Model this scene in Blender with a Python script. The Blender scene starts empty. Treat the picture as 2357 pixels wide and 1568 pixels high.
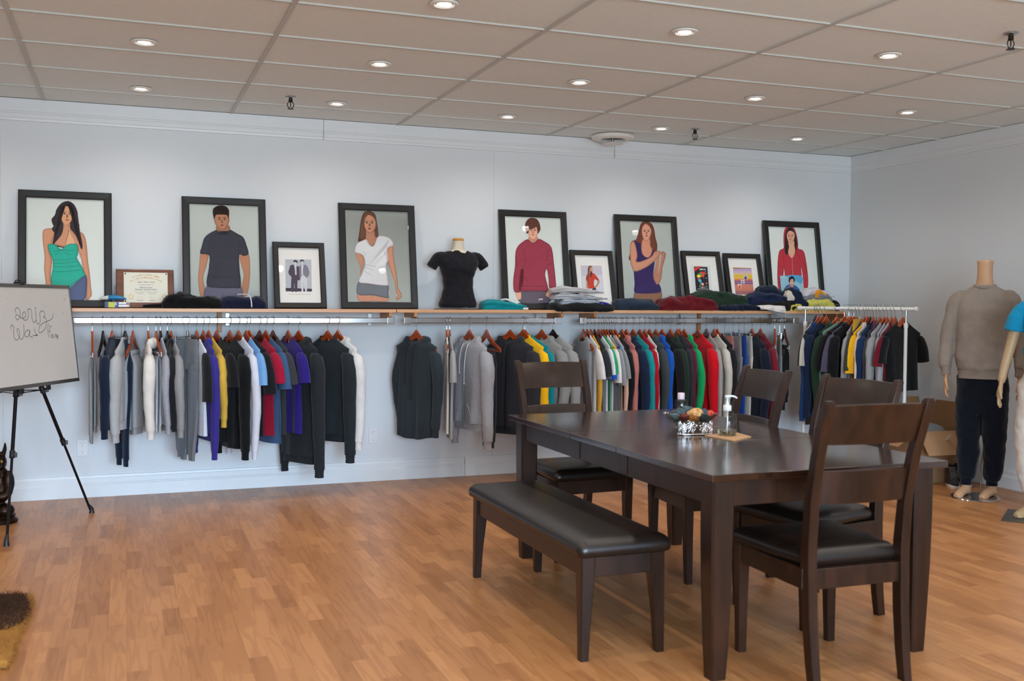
import bpy, bmesh, math, random
from mathutils import Vector, Matrix
PI = math.pi
sc = bpy.context.scene
C = sc.collection

# ------------------------------------------------------------------ camera
CAM = Vector((0.0, -7.56899571846852, 1.3611154606495959))
H = 2.7007291687781823
YAW, PIT, ROL, FPX = 0.3643058962955865, -0.03702429526479276, 0.00665133613105948, 2339.525588385502
_cy, _sy = math.cos(YAW), math.sin(YAW)
_F = Vector((_sy, _cy, 0)); _R = Vector((_cy, -_sy, 0)); _U = Vector((0, 0, 1))
F2 = _F*math.cos(PIT) + _U*math.sin(PIT); _U2 = _U*math.cos(PIT) - _F*math.sin(PIT)
R3 = _R*math.cos(ROL) + _U2*math.sin(ROL); U3 = _U2*math.cos(ROL) - _R*math.sin(ROL)

def ray(x, y): return F2 + R3*((x-1178.5)/FPX) - U3*((y-784)/FPX)
def on_plane(x, y, p, n):
    d = ray(x, y); return CAM + d*((Vector(p)-CAM).dot(n)/d.dot(n))
def onX(x, y, X): return on_plane(x, y, (X, 0, 0), Vector((1, 0, 0)))
def onY(x, y, Y): return on_plane(x, y, (0, Y, 0), Vector((0, 1, 0)))
def onZ(x, y, Z): return on_plane(x, y, (0, 0, Z), Vector((0, 0, 1)))
def pj(p):
    q = Vector(p)-CAM; z = q.dot(F2)
    return 1178.5+FPX*q.dot(R3)/z, 784-FPX*q.dot(U3)/z

cd = bpy.data.cameras.new('camera'); cam = bpy.data.objects.new('camera', cd); C.objects.link(cam)
cd.sensor_fit = 'HORIZONTAL'; cd.sensor_width = 36; cd.lens = FPX*36/2357
M = Matrix((R3, U3, -F2)).transposed().to_4x4(); M.translation = CAM
cam.matrix_world = M
cd.clip_start = .05; cd.dof.use_dof = True; cd.dof.focus_distance = 7.4; cd.dof.aperture_fstop = 3.6
sc.camera = cam

# ------------------------------------------------------------------ materials
def lin(c):
    if isinstance(c, str):
        c = c.lstrip('#'); c = [int(c[i:i+2], 16)/255 for i in (0, 2, 4)]
    return tuple((x/12.92 if x <= .04045 else ((x+.055)/1.055)**2.4) for x in c[:3]) + (1,)
_mats = {}
def base_mat(name):
    m = bpy.data.materials.new(name); m.use_nodes = True
    nt = m.node_tree; b = nt.nodes['Principled BSDF']
    return m, nt, b
def N(nt, t, **k):
    n = nt.nodes.new(t)
    for a, v in k.items(): setattr(n, a, v)
    return n
def plain(name, col, rough=.5, metal=0, noise=.06, nscale=8, spec=.5, bump=0, bscale=200, stretch=(1, 1, 1), coat=0):
    key = (name, str(col), rough, metal)
    if key in _mats: return _mats[key]
    m, nt, b = base_mat(name); c = lin(col)
    tc = N(nt, 'ShaderNodeTexCoord'); mp = N(nt, 'ShaderNodeMapping'); mp.inputs['Scale'].default_value = stretch
    nt.links.new(tc.outputs['Object'], mp.inputs[0])
    nz = N(nt, 'ShaderNodeTexNoise'); nz.inputs['Scale'].default_value = nscale; nz.inputs['Detail'].default_value = 5
    nt.links.new(mp.outputs[0], nz.inputs['Vector'])
    r = N(nt, 'ShaderNodeValToRGB'); e = r.color_ramp.elements
    e[0].position = .3; e[1].position = .7
    e[0].color = tuple(x*(1-noise) for x in c[:3])+(1,); e[1].color = tuple(min(1, x*(1+noise)) for x in c[:3])+(1,)
    nt.links.new(nz.outputs[0], r.inputs[0]); nt.links.new(r.outputs[0], b.inputs['Base Color'])
    b.inputs['Roughness'].default_value = rough; b.inputs['Metallic'].default_value = metal
    b.inputs['Specular IOR Level'].default_value = spec; b.inputs['Coat Weight'].default_value = coat
    if bump:
        n2 = N(nt, 'ShaderNodeTexNoise'); n2.inputs['Scale'].default_value = bscale; n2.inputs['Detail'].default_value = 3
        nt.links.new(mp.outputs[0], n2.inputs['Vector'])
        bp = N(nt, 'ShaderNodeBump'); bp.inputs['Strength'].default_value = bump; bp.inputs['Distance'].default_value = .002
        nt.links.new(n2.outputs[0], bp.inputs['Height']); nt.links.new(bp.outputs[0], b.inputs['Normal'])
    _mats[key] = m; return m
def cloth(col, heather=0):
    key = ('cloth', str(col), heather)
    if key in _mats: return _mats[key]
    m, nt, b = base_mat('cloth'); c = lin(col)
    tc = N(nt, 'ShaderNodeTexCoord')
    nz = N(nt, 'ShaderNodeTexNoise'); nz.inputs['Scale'].default_value = 400 if heather else 14; nz.inputs['Detail'].default_value = 3
    if heather:
        mp = N(nt, 'ShaderNodeMapping'); mp.inputs['Scale'].default_value = (1, 1, .45)
        nt.links.new(tc.outputs['Object'], mp.inputs[0]); nt.links.new(mp.outputs[0], nz.inputs['Vector'])
    else: nt.links.new(tc.outputs['Object'], nz.inputs['Vector'])
    a = .34*heather if heather else .05
    r = N(nt, 'ShaderNodeValToRGB'); e = r.color_ramp.elements; e[0].position = .36; e[1].position = .64
    e[0].color = tuple(x*(1-a) for x in c[:3])+(1,); e[1].color = tuple(min(1, x*(1+a*.8)) for x in c[:3])+(1,)
    nt.links.new(nz.outputs[0], r.inputs[0]); nt.links.new(r.outputs[0], b.inputs['Base Color'])
    b.inputs['Roughness'].default_value = .9; b.inputs['Specular IOR Level'].default_value = .15
    b.inputs['Sheen Weight'].default_value = .12; b.inputs['Sheen Roughness'].default_value = .5
    n2 = N(nt, 'ShaderNodeTexNoise'); n2.inputs['Scale'].default_value = 22; n2.inputs['Detail'].default_value = 4
    nt.links.new(tc.outputs['Object'], n2.inputs['Vector'])
    bp = N(nt, 'ShaderNodeBump'); bp.inputs['Strength'].default_value = .35; bp.inputs['Distance'].default_value = .012
    nt.links.new(n2.outputs[0], bp.inputs['Height']); nt.links.new(bp.outputs[0], b.inputs['Normal'])
    _mats[key] = m; return m
def vcol_mat(name='printed_paper', rough=.6, spec=.3):
    key = (name, rough)
    if key in _mats: return _mats[key]
    m, nt, b = base_mat(name)
    a = N(nt, 'ShaderNodeVertexColor', layer_name='Col'); nt.links.new(a.outputs[0], b.inputs['Base Color'])
    b.inputs['Roughness'].default_value = rough; b.inputs['Specular IOR Level'].default_value = spec
    _mats[key] = m; return m
def thin_glass(name='picture_glass', rough=.015, ior=1.5, tint=(1, 1, 1, 1)):
    key = (name,)
    if key in _mats: return _mats[key]
    m = bpy.data.materials.new(name); m.use_nodes = True; nt = m.node_tree; nt.nodes.clear()
    o = N(nt, 'ShaderNodeOutputMaterial'); mx = N(nt, 'ShaderNodeMixShader'); t = N(nt, 'ShaderNodeBsdfTransparent')
    g = N(nt, 'ShaderNodeBsdfGlossy'); lw = N(nt, 'ShaderNodeLayerWeight'); lw.inputs[0].default_value = .5
    pw = N(nt, 'ShaderNodeMath', operation='POWER'); pw.inputs[1].default_value = 4.5; nt.links.new(lw.outputs['Facing'], pw.inputs[0])
    f = N(nt, 'ShaderNodeMath', operation='MULTIPLY_ADD'); f.inputs[1].default_value = .75; f.inputs[2].default_value = ((ior-1)/(ior+1))**2; nt.links.new(pw.outputs[0], f.inputs[0])
    g.inputs['Roughness'].default_value = rough; t.inputs[0].default_value = tint
    nt.links.new(f.outputs[0], mx.inputs[0]); nt.links.new(t.outputs[0], mx.inputs[1]); nt.links.new(g.outputs[0], mx.inputs[2])
    nt.links.new(mx.outputs[0], o.inputs[0]); _mats[key] = m; return m
def emis(name, col, s):
    m = bpy.data.materials.new(name); m.use_nodes = True; nt = m.node_tree; nt.nodes.clear()
    o = N(nt, 'ShaderNodeOutputMaterial'); e = N(nt, 'ShaderNodeEmission'); e.inputs[0].default_value = lin(col); e.inputs[1].default_value = s
    nt.links.new(e.outputs[0], o.inputs[0]); return m
def wood_mat(name, dark, light, rough=.35, coat=.3, axis=(14, 14, 1.2), bump=.0):
    key = (name,)
    if key in _mats: return _mats[key]
    m, nt, b = base_mat(name)
    tc = N(nt, 'ShaderNodeTexCoord'); mp = N(nt, 'ShaderNodeMapping'); mp.inputs['Scale'].default_value = axis
    nt.links.new(tc.outputs['Object'], mp.inputs[0])
    nz = N(nt, 'ShaderNodeTexNoise'); nz.inputs['Scale'].default_value = 2.2; nz.inputs['Detail'].default_value = 7; nz.inputs['Roughness'].default_value = .62
    nt.links.new(mp.outputs[0], nz.inputs['Vector'])
    r = N(nt, 'ShaderNodeValToRGB'); e = r.color_ramp.elements; e[0].position = .32; e[1].position = .7
    e[0].color = lin(dark); e[1].color = lin(light)
    nt.links.new(nz.outputs[0], r.inputs[0]); nt.links.new(r.outputs[0], b.inputs['Base Color'])
    b.inputs['Specular IOR Level'].default_value = .4; b.inputs['Roughness'].default_value = rough; b.inputs['Coat Weight'].default_value = coat; b.inputs['Coat Roughness'].default_value = .18
    _mats[key] = m; return m

# ------------------------------------------------------------------ mesh builder
def catmull(pts, n=6, closed=False):
    P = [Vector(p) for p in pts]; out = []; L = len(P)
    rng = range(L) if closed else range(L-1)
    for i in rng:
        if closed: a, b, c, d = P[i-1], P[i], P[(i+1) % L], P[(i+2) % L]
        else: a, b, c, d = P[max(0, i-1)], P[i], P[i+1], P[min(L-1, i+2)]
        for k in range(n):
            t = k/n
            out.append(.5*((2*b) + (c-a)*t + (2*a-5*b+4*c-d)*t*t + (3*b-a-3*c+d)*t**3))
    if not closed: out.append(P[-1])
    return out
class MB:
    def __init__(s): s.v = []; s.f = []; s.mi = []; s.mats = []; s.col = []; s.wn = False
    def m(s, mat):
        if mat not in s.mats: s.mats.append(mat)
        return s.mats.index(mat)
    def add(s, vs, fs, mat=None, T=None, col=None):
        o = len(s.v)
        s.v += [tuple(T @ Vector(v)) if T else tuple(v) for v in vs]
        k = s.m(mat) if mat else 0
        for f in fs: s.f.append([i+o for i in f]); s.mi.append(k); s.col.append(col)
        return s
    def box(s, a, b, mat=None, bev=0, T=None):
        x0, y0, z0 = [min(a[i], b[i]) for i in range(3)]; x1, y1, z1 = [max(a[i], b[i]) for i in range(3)]
        if bev:
            s.wn = True; bm = bmesh.new(); bmesh.ops.create_cube(bm, size=1)
            for v in bm.verts: v.co = Vector(((x0+x1)/2+v.co.x*(x1-x0), (y0+y1)/2+v.co.y*(y1-y0), (z0+z1)/2+v.co.z*(z1-z0)))
            bmesh.ops.bevel(bm, geom=bm.edges[:], offset=min(bev, .45*min(x1-x0, y1-y0, z1-z0)), segments=3, profile=.5, affect='EDGES')
            bm.verts.index_update()
            r = s.add([v.co[:] for v in bm.verts], [[v.index for v in f.verts] for f in bm.faces], mat, T); bm.free(); return r
        vs = [(x, y, z) for z in (z0, z1) for y in (y0, y1) for x in (x0, x1)]
        return s.add(vs, [(0, 2, 3, 1), (4, 5, 7, 6), (0, 1, 5, 4), (2, 6, 7, 3), (0, 4, 6, 2), (1, 3, 7, 5)], mat, T)
    def loft(s, rings, mat=None, closed=True, cap0=False, cap1=False, T=None):
        n = len(rings[0]); vs = [p for r in rings for p in r]; fs = []
        for i in range(len(rings)-1):
            for j in range(n if closed else n-1):
                k = (j+1) % n; fs.append((i*n+j, i*n+k, (i+1)*n+k, (i+1)*n+j))
        if cap0: fs.append(list(range(n))[::-1])
        if cap1: fs.append([(len(rings)-1)*n+j for j in range(n)])
        return s.add(vs, fs, mat, T)
    def tube(s, pts, r, mat=None, n=10, cap=True, T=None, flat=1.0, smooth=0, up=(0, 0, 1)):
        P = catmull(pts, smooth) if smooth else [Vector(p) for p in pts]
        rr = r if hasattr(r, '__len__') else [r]*len(pts)
        if smooth:
            R2 = []
            for i in range(len(pts)-1):
                for k in range(smooth): R2.append(rr[i]+(rr[i+1]-rr[i])*k/smooth)
            R2.append(rr[-1]); rr = R2
        rings = []; prev = None
        for i, p in enumerate(P):
            t = (P[min(i+1, len(P)-1)]-P[max(i-1, 0)])
            if t.length < 1e-9: t = Vector((0, 0, 1))
            t.normalize()
            if prev is None:
                a = Vector(up).cross(t)
                if a.length < 1e-4: a = Vector((1, 0, 0)).cross(t)
            else: a = prev - t*prev.dot(t)
            a.normalize(); prev = a; b = t.cross(a)
            rings.append([p + a*math.cos(2*PI*j/n)*rr[i] + b*math.sin(2*PI*j/n)*rr[i]*flat for j in range(n)])
        return s.loft(rings, mat, cap0=cap, cap1=cap, T=T)
    def lathe(s, prof, mat=None, n=32, T=None, sx=1, sy=1, cap0=True, cap1=True):
        rings = [[(r*math.cos(2*PI*j/n)*sx, r*math.sin(2*PI*j/n)*sy, z) for j in range(n)] for r, z in prof]
        return s.loft(rings, mat, cap0=cap0, cap1=cap1, T=T)
    def ell(s, c, r, mat=None, n=16, T=None, wob=0, seed=0):
        rings = []; rd = random.Random(seed)
        ph = [rd.uniform(0, 6) for _ in range(6)]
        for i in range(n//2+1):
            th = PI*i/(n//2)
            ring = []
            for j in range(n):
                a = 2*PI*j/n; d = Vector((math.sin(th)*math.cos(a), math.sin(th)*math.sin(a), math.cos(th)))
                k = 1+wob*(math.sin(3*d.x+ph[0])*math.sin(4*d.y+ph[1])+.6*math.sin(6*d.z+ph[2]+3*d.x))
                ring.append((c[0]+d.x*r[0]*k, c[1]+d.y*r[1]*k, c[2]+d.z*r[2]*k))
            rings.append(ring)
        return s.loft(rings, mat, T=T)
    def prism(s, poly, z0, z1, mat=None, T=None):
        n = len(poly); vs = [(x, y, z0) for x, y in poly]+[(x, y, z1) for x, y in poly]
        fs = [list(range(n))[::-1], list(range(n, 2*n))]+[(i, (i+1) % n, n+(i+1) % n, n+i) for i in range(n)]
        return s.add(vs, fs, mat, T)
    def build(s, name, mat=None, parent=None, smooth=None, T=None, colors=False):
        me = bpy.data.meshes.new(name); me.from_pydata(s.v, [], s.f)
        mats = s.mats if s.mats else [mat]
        for q in mats: me.materials.append(q)
        if s.mats:
            for p, k in zip(me.polygons, s.mi): p.material_index = k
        if colors:
            ca = me.color_attributes.new('Col', 'FLOAT_COLOR', 'CORNER')
            for p, c in zip(me.polygons, s.col):
                c = lin(c or 'ffffff')
                for li in p.loop_indices: ca.data[li].color = c
        me.update()
        bm = bmesh.new(); bm.from_mesh(me)
        bmesh.ops.remove_doubles(bm, verts=bm.verts, dist=1e-6)
        if not colors: bmesh.ops.recalc_face_normals(bm, faces=bm.faces)
        bm.to_mesh(me); bm.free()
        if smooth is None: smooth = 35
        me.polygons.foreach_set('use_smooth', [bool(smooth)]*len(me.polygons))
        if smooth:
            try: me.set_sharp_from_angle(angle=math.radians(smooth))
            except Exception: pass
        o = bpy.data.objects.new(name, me); C.objects.link(o)
        if s.wn and smooth:
            w_ = o.modifiers.new('wn', 'WEIGHTED_NORMAL'); w_.keep_sharp = True; w_.weight = 80
        if parent is not None: o.parent = parent
        if T is not None: o.matrix_local = T
        return o
def tag(o, label=None, cat=None, group=None, kind=None):
    if label: o['label'] = label
    if cat: o['category'] = cat
    if group: o['group'] = group
    if kind: o['kind'] = kind
    return o
def empty(name, loc=(0, 0, 0), rz=0):
    o = bpy.data.objects.new(name, None); C.objects.link(o); o.location = loc; o.rotation_euler = (0, 0, rz)
    o.empty_display_size = .05; return o
def struct(o): o['kind'] = 'structure'; return o
def copy_tree(o, parent=None):
    c = o.copy(); C.objects.link(c); c.parent = parent
    for ch in list(o.children): copy_tree(ch, c)
    return c
def frame_mat(o, x, y):   # 4x4 with columns x, y, z=x×y and origin o
    x = Vector(x).normalized(); y = Vector(y).normalized(); z = x.cross(y)
    m = Matrix((x, y, z)).transposed().to_4x4(); m.translation = Vector(o); return m
def remesh(o, vox, smooth_it=4):
    md = o.modifiers.new('remesh', 'REMESH'); md.mode = 'VOXEL'; md.voxel_size = vox; md.use_smooth_shade = True
    sm = o.modifiers.new('smooth', 'SMOOTH'); sm.factor = .5; sm.iterations = smooth_it
    return o
def text_mesh(mb, txt, size, T, mat, align='CENTER', depth=.0004, bold=0):
    cu = bpy.data.curves.new('t', 'FONT'); cu.body = txt; cu.size = size; cu.align_x = align; cu.align_y = 'CENTER'; cu.extrude = depth; cu.offset = bold
    cu.resolution_u = 2
    ob = bpy.data.objects.new('t', cu); C.objects.link(ob)
    bpy.context.view_layer.update()
    me = bpy.data.meshes.new_from_object(ob.evaluated_get(bpy.context.evaluated_depsgraph_get()))
    w = max([v.co.x for v in me.vertices], default=0)-min([v.co.x for v in me.vertices], default=0)
    mb.add([v.co[:] for v in me.vertices], [list(p.vertices) for p in me.polygons], mat, T)
    bpy.data.objects.remove(ob); bpy.data.curves.remove(cu); bpy.data.meshes.remove(me)
    return w

# shared materials
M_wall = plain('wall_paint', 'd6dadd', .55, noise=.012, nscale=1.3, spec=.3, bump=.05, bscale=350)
M_trim = plain('trim_paint', 'dadee1', .4, noise=.01)
M_chrome = plain('chrome', 'b9babd', .16, 1, noise=.02)
M_steel = plain('brushed_steel', 'b8b8b8', .3, 1, noise=.04)
M_black = plain('black_plastic', '141315', .4, noise=.1)
M_white = plain('white_plastic', 'e4e2de', .4, noise=.02)
M_dark = wood_mat('espresso_wood', '150903', '30180b', .34, .10, (9, 9, 1.4))
M_leath = plain('dark_leatherette', '19110d', .34, noise=.25, nscale=9, spec=.5, bump=.25, bscale=160)
M_beech = wood_mat('beech_board', 'c58f62', 'd6a67c', .4, .2, (.9, 10, 10))
M_hang = wood_mat('cherry_wood', '7a2c0c', 'b04a18', .25, .6, (1.5, 10, 10))
M_hangd = wood_mat('dark_cherry_wood', '3a150c', '5a2413', .25, .6, (1.5, 10, 10))
M_blk = plain('black_lacquer', '0e0d0e', .25, noise=.1)
LAMP_W = 20; SKY = 46; EXPO = 0.17
# ------------------------------------------------------------------ room
X0, X1, YF = -4.2, 6.166, -10.2; WX0, WX1 = -1.2, 3.4
def floor_mat():
    m, nt, b = base_mat('oak_laminate')
    tc = N(nt, 'ShaderNodeTexCoord'); mp = N(nt, 'ShaderNodeMapping'); mp.inputs['Rotation'].default_value = (0, 0, PI/2)
    nt.links.new(tc.outputs['Object'], mp.inputs[0])
    br = N(nt, 'ShaderNodeTexBrick'); br.offset = .43; br.offset_frequency = 2; br.squash = 1
    br.inputs['Scale'].default_value = 1; br.inputs['Brick Width'].default_value = .38; br.inputs['Row Height'].default_value = .072
    br.inputs['Mortar Size'].default_value = .0006; br.inputs['Mortar Smooth'].default_value = .2; br.inputs['Bias'].default_value = 0
    br.inputs['Color1'].default_value = (0, 0, 0, 1); br.inputs['Color2'].default_value = (1, 1, 1, 1); br.inputs['Mortar'].default_value = (.25, .25, .25, 1)
    nt.links.new(mp.outputs[0], br.inputs['Vector'])
    # grain, different in every block
    add = N(nt, 'ShaderNodeVectorMath', operation='MULTIPLY_ADD'); add.inputs[1].default_value = (37, 37, 37)
    nt.links.new(br.outputs['Color'], add.inputs[0]); nt.links.new(tc.outputs['Object'], add.inputs[2])
    mp2 = N(nt, 'ShaderNodeMapping'); mp2.inputs['Scale'].default_value = (6.5, .55, 1); nt.links.new(add.outputs[0], mp2.inputs[0])
    wv = N(nt, 'ShaderNodeTexNoise'); wv.inputs['Scale'].default_value = 3; wv.inputs['Detail'].default_value = 1.5
    nt.links.new(mp2.outputs[0], wv.inputs['Vector'])
    mu = N(nt, 'ShaderNodeMath', operation='MULTIPLY'); mu.inputs[1].default_value = 26; nt.links.new(wv.outputs[0], mu.inputs[0])
    si = N(nt, 'ShaderNodeMath', operation='SINE'); nt.links.new(mu.outputs[0], si.inputs[0])
    mr = N(nt, 'ShaderNodeMapRange'); mr.inputs[1].default_value = -1; mr.inputs[2].default_value = 1; nt.links.new(si.outputs[0], mr.inputs[0])
    r1 = N(nt, 'ShaderNodeValToRGB'); e = r1.color_ramp.elements
    e[0].color = lin('9e693d'); e[1].color = lin('ba8251')
    nt.links.new(br.outputs['Color'], r1.inputs[0])
    r2 = N(nt, 'ShaderNodeValToRGB'); e = r2.color_ramp.elements
    e[0].position = .0; e[0].color = (.84, .79, .75, 1); e[1].position = .45; e[1].color = (1, 1, 1, 1)
    nt.links.new(mr.outputs[0], r2.inputs[0])
    mx = N(nt, 'ShaderNodeMix', data_type='RGBA', blend_type='MULTIPLY'); mx.inputs[0].default_value = .9
    nt.links.new(r1.outputs[0], mx.inputs[6]); nt.links.new(r2.outputs[0], mx.inputs[7])
    # long seams between the boards (three strips wide)
    br2 = N(nt, 'ShaderNodeTexBrick'); br2.offset = .37; br2.inputs['Scale'].default_value = 1
    br2.inputs['Brick Width'].default_value = 1.28; br2.inputs['Row Height'].default_value = .216; br2.inputs['Mortar Size'].default_value = .0009
    br2.inputs['Color1'].default_value = br2.inputs['Color2'].default_value = (1, 1, 1, 1); br2.inputs['Mortar'].default_value = (.72, .66, .6, 1)
    nt.links.new(mp.outputs[0], br2.inputs['Vector'])
    m2 = N(nt, 'ShaderNodeMix', data_type='RGBA', blend_type='MULTIPLY'); m2.inputs[0].default_value = 1
    nt.links.new(mx.outputs[2], m2.inputs[6]); nt.links.new(br2.outputs['Color'], m2.inputs[7])
    nt.links.new(m2.outputs[2], b.inputs['Base Color'])
    b.inputs['Roughness'].default_value = .36; b.inputs['Specular IOR Level'].default_value = .45
    return m
struct(MB().box((X0, YF, -.05), (X1, 0, 0)).build('floor', floor_mat(), smooth=0))
struct(MB().box((X0-.1, 0, -.05), (X1+.1, .12, H+.1)).build('wall_back', M_wall, smooth=0))
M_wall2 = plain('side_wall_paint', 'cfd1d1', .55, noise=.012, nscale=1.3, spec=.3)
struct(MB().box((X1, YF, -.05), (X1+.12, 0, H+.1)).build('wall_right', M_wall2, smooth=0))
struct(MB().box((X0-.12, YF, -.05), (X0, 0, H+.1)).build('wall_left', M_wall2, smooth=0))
# shop front behind the camera: low wall, header, mullions and open glass bays
wf = MB().box((X0, YF-.12, -.05), (X1, YF, .25)).box((X0, YF-.12, 2.5), (X1, YF, H+.1))
for x in (WX0, (WX0*2+WX1)/3, (WX0+WX1*2)/3, WX1): wf.box((x-.04, YF-.12, .25), (x+.04, YF, 2.5))
wf.box((X0, YF-.12, .25), (WX0, YF, 2.5)); wf.box((WX1, YF-.12, .25), (X1, YF, 2.5))
struct(wf.build('wall_front', M_wall2, smooth=0))
struct(MB().box((WX0, YF-.07, .25), (WX1, YF-.06, 2.5)).build('window_1', thin_glass('shop_glass'), smooth=0))
# ceiling: tiles and T-bars
M_tile = plain('ceiling_tile', 'e2eae9', .9, noise=.02, nscale=30, spec=.1, bump=.2, bscale=500)
M_tbar = plain('ceiling_grid', 'c0c2bd', .5, noise=.01)
struct(MB().box((X0, YF, H+.004), (X1, 0, H+.1)).build('ceiling', M_tile, smooth=0))
gx0, gy0 = -.49738, -.47258
tb = MB()
x = gx0-1.22*3
while x < X1:
    if x > X0: tb.box((x-.012, YF, H-.004), (x+.012, 0, H+.01))
    x += 1.22
y = gy0
while y > YF:
    tb.box((X0, y-.009, H-.0035), (X1, y+.009, H+.01)); y -= .61
struct(tb.build('trim_1', M_tbar, smooth=0))
M_wall_angle = plain('wall_angle_grey', '55585a', .6, noise=.02)  # even dark grey for the strip where ceiling meets walls
struct(MB().box((X0, -.012, H-.006), (X1, 0, H+.003)).box((X1-.012, YF, H-.006), (X1, -.012, H+.003)).build('trim_2', M_wall_angle, smooth=0))
# crown boards and skirting
def moulding(path, z_prof, name, mat):
    # z_prof: list of (offset from wall, z)
    mb = MB(); rings = []
    for (x, y, nx, ny) in path: rings.append([(x+nx*d, y+ny*d, z) for d, z in z_prof])
    mb.loft(rings, closed=False); return struct(mb.build(name, mat, smooth=0))
crown = [(0, 2.555), (.010, 2.557), (.012, 2.572), (.016, 2.576), (.016, 2.604), (.020, 2.608), (.020, 2.616), (.024, 2.62), (.024, H), (0, H)]
moulding([(X0, 0, 0, -1), (X1, 0, 0, -1)], crown, 'trim_3', M_trim)
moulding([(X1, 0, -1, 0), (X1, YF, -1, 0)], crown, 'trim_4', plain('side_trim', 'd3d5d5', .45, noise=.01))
skirt = [(0, .150), (.010, .148), (.012, .134), (.015, .130), (.015, .098), (.019, .094), (.019, .088), (.023, .084), (.023, 0), (0, 0)]
moulding([(X0, 0, 0, -1), (X1, 0, 0, -1)], skirt, 'baseboard_back', M_trim)
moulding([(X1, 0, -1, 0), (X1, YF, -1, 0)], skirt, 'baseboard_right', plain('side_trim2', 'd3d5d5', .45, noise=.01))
# joints of the boards, and the hairline joints of the wall panels
jm = plain('joint_filler', 'a39d8a', .7, noise=.2, nscale=60)
jt = MB()
for px, py in ((745, 300), (1415, 350)):
    p = onY(px, py, -.024); jt.box((p.x-.002, -.0246, 2.556), (p.x+.002, -.02, H))
p = onY(1070, 1070, -.023); jt.box((p.x-.002, -.0238, 0), (p.x+.002, -.02, .148))
for px in (1136, 2): jt.box((onY(px, 500, 0).x-.0006, -.0006, .15), (onY(px, 500, 0).x+.0006, 0, 2.556))
struct(jt.build('trim_5', jm, smooth=0))

# wall outlets
def outlet(px, py, label):
    p = onY(px, py, 0)
    r = empty('wall_outlet', (p.x, 0, p.z)); tag(r, label, 'outlet', 'double outlets on the back wall')
    MB().box((-.036, -.006, -.057), (.036, 0, .057), bev=.003).build('cover_plate', M_trim, r)
    dk = plain('slot_black', '151515', .5)
    for k in (-.026, .026):
        s = MB(); s.box((-.017, -.009, k-.019), (.017, -.005, k+.019), bev=.004); so = s.build('socket', M_white, r)
        q = MB(); q.box((-.009, -.0096, k+.001), (-.0066, -.0088, k+.010)); q.box((.0066, -.0096, k+.001), (.009, -.0088, k+.010))
        q.lathe([(.0028, 0), (.0028, .0008)], n=10, T=Matrix.Translation((0, -.0096, k-.009)) @ Matrix.Rotation(-PI/2, 4, 'X'))
        q.build('slots', dk, so)
outlet(190, 1031, 'white double wall outlet beside the black easel leg')
outlet(859, 1003, 'white double wall outlet behind the long cuff of the white hoodie')

# downlights
M_lens = emis('lit_lens', 'fff6ee', 14)
M_ring = plain('downlight_ring', 'e2dfd8', .35, noise=.01)
M_can = plain('downlight_can', '6d6862', .5)
def downlight_parts(root):
    MB().lathe([(.066, 0), (.066, -.005), (.060, -.009), (.047, -.009), (.044, -.004), (.040, .01), (.066, .01)], cap0=False, cap1=False).build('trim_ring', M_ring, root)
    MB().lathe([(.041, -.003), (.036, -.006), (.034, -.002)], cap0=False, cap1=False).build('gimbal', M_can, root)
    MB().lathe([(.001, -.006), (.02, -.0062), (.033, -.004)], cap1=True).build('lens', M_lens, root, T=Matrix.Rotation(math.radians(4), 4, 'Y'))
XS = [-1.14, .106, 1.35, 2.583, 3.834, 5.075]; YS = [-.677, -1.915, -3.15, -4.39, -5.62, -6.86]
first = None
where = {(1, 0): 'above the teal dress poster', (1, 1): 'second from the back wall above the teal dress poster', (2, 0): 'near the left sprinkler, first from the wall',
         (2, 1): 'second from the wall past the left sprinkler', (2, 2): 'third from the wall, cut by the top edge of the view', (3, 0): 'first from the wall above the black tee bust',
         (3, 1): 'second from the wall, in line with the bust', (3, 2): 'third from the wall, brightest and largest near the top centre', (4, 0): 'beside the round air vent by the middle sprinkler',
         (4, 1): 'second from the wall past the round air vent', (4, 2): 'nearest the sprinkler at the right edge', (5, 0): 'above the red hoodie poster by the corner', (5, 1): 'above the right wall, closest to the tan sweatshirt mannequin'}
for i, x in enumerate(XS):
    for j, y in enumerate(YS):
        if first is None: first = empty('recessed_downlight', (x, y, H)); downlight_parts(first); r = first
        else: r = copy_tree(first); r.location = (x, y, H)
        vis = (i, j) in where
        tag(r, ('lit round ceiling downlight, ' + where[(i, j)]) if vis else 'lit round ceiling downlight behind or beside the view', 'ceiling light', 'recessed downlights in the ceiling tiles' if vis else 'downlights outside the view')
        ld = bpy.data.lights.new('downlight_lamp', 'SPOT'); ld.energy = LAMP_W; ld.color = (1, .93, .87); ld.spot_size = math.radians(150); ld.spot_blend = 1; ld.shadow_soft_size = .035
        lo = bpy.data.objects.new('downlight_lamp', ld); C.objects.link(lo); lo.location = (x, y, H-.02)
# sprinklers
M_brass = plain('sprinkler_metal', '3a332c', .35, .8)
def sprinkler(x, y, label):
    r = empty('fire_sprinkler', (x, y, H)); tag(r, label, 'sprinkler', 'ceiling fire sprinklers')
    MB().lathe([(.034, .0), (.034, -.003), (.02, -.008), (.012, -.009)]).build('escutcheon', M_steel, r)
    b = MB(); b.lathe([(.012, -.008), (.014, -.03), (.008, -.034)])
    for s in (-1, 1): b.tube([(s*.012, 0, -.03), (s*.021, 0, -.045), (s*.016, 0, -.064), (s*.002, 0, -.074)], .003, n=6, smooth=4)
    b.lathe([(.003, -.03), (.003, -.066)], n=8); b.build('body', M_brass, r)
    MB().lathe([(.004, -.072), (.02, -.075), (.021, -.078), (.004, -.079)]).build('deflector', M_brass, r)
sprinkler(1.029, -.761, 'brass fire sprinkler above the white tee poster, beside a downlight')
sprinkler(4.101, -.727, 'brass fire sprinkler by the middle of the back wall, right of the round vent')
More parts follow.
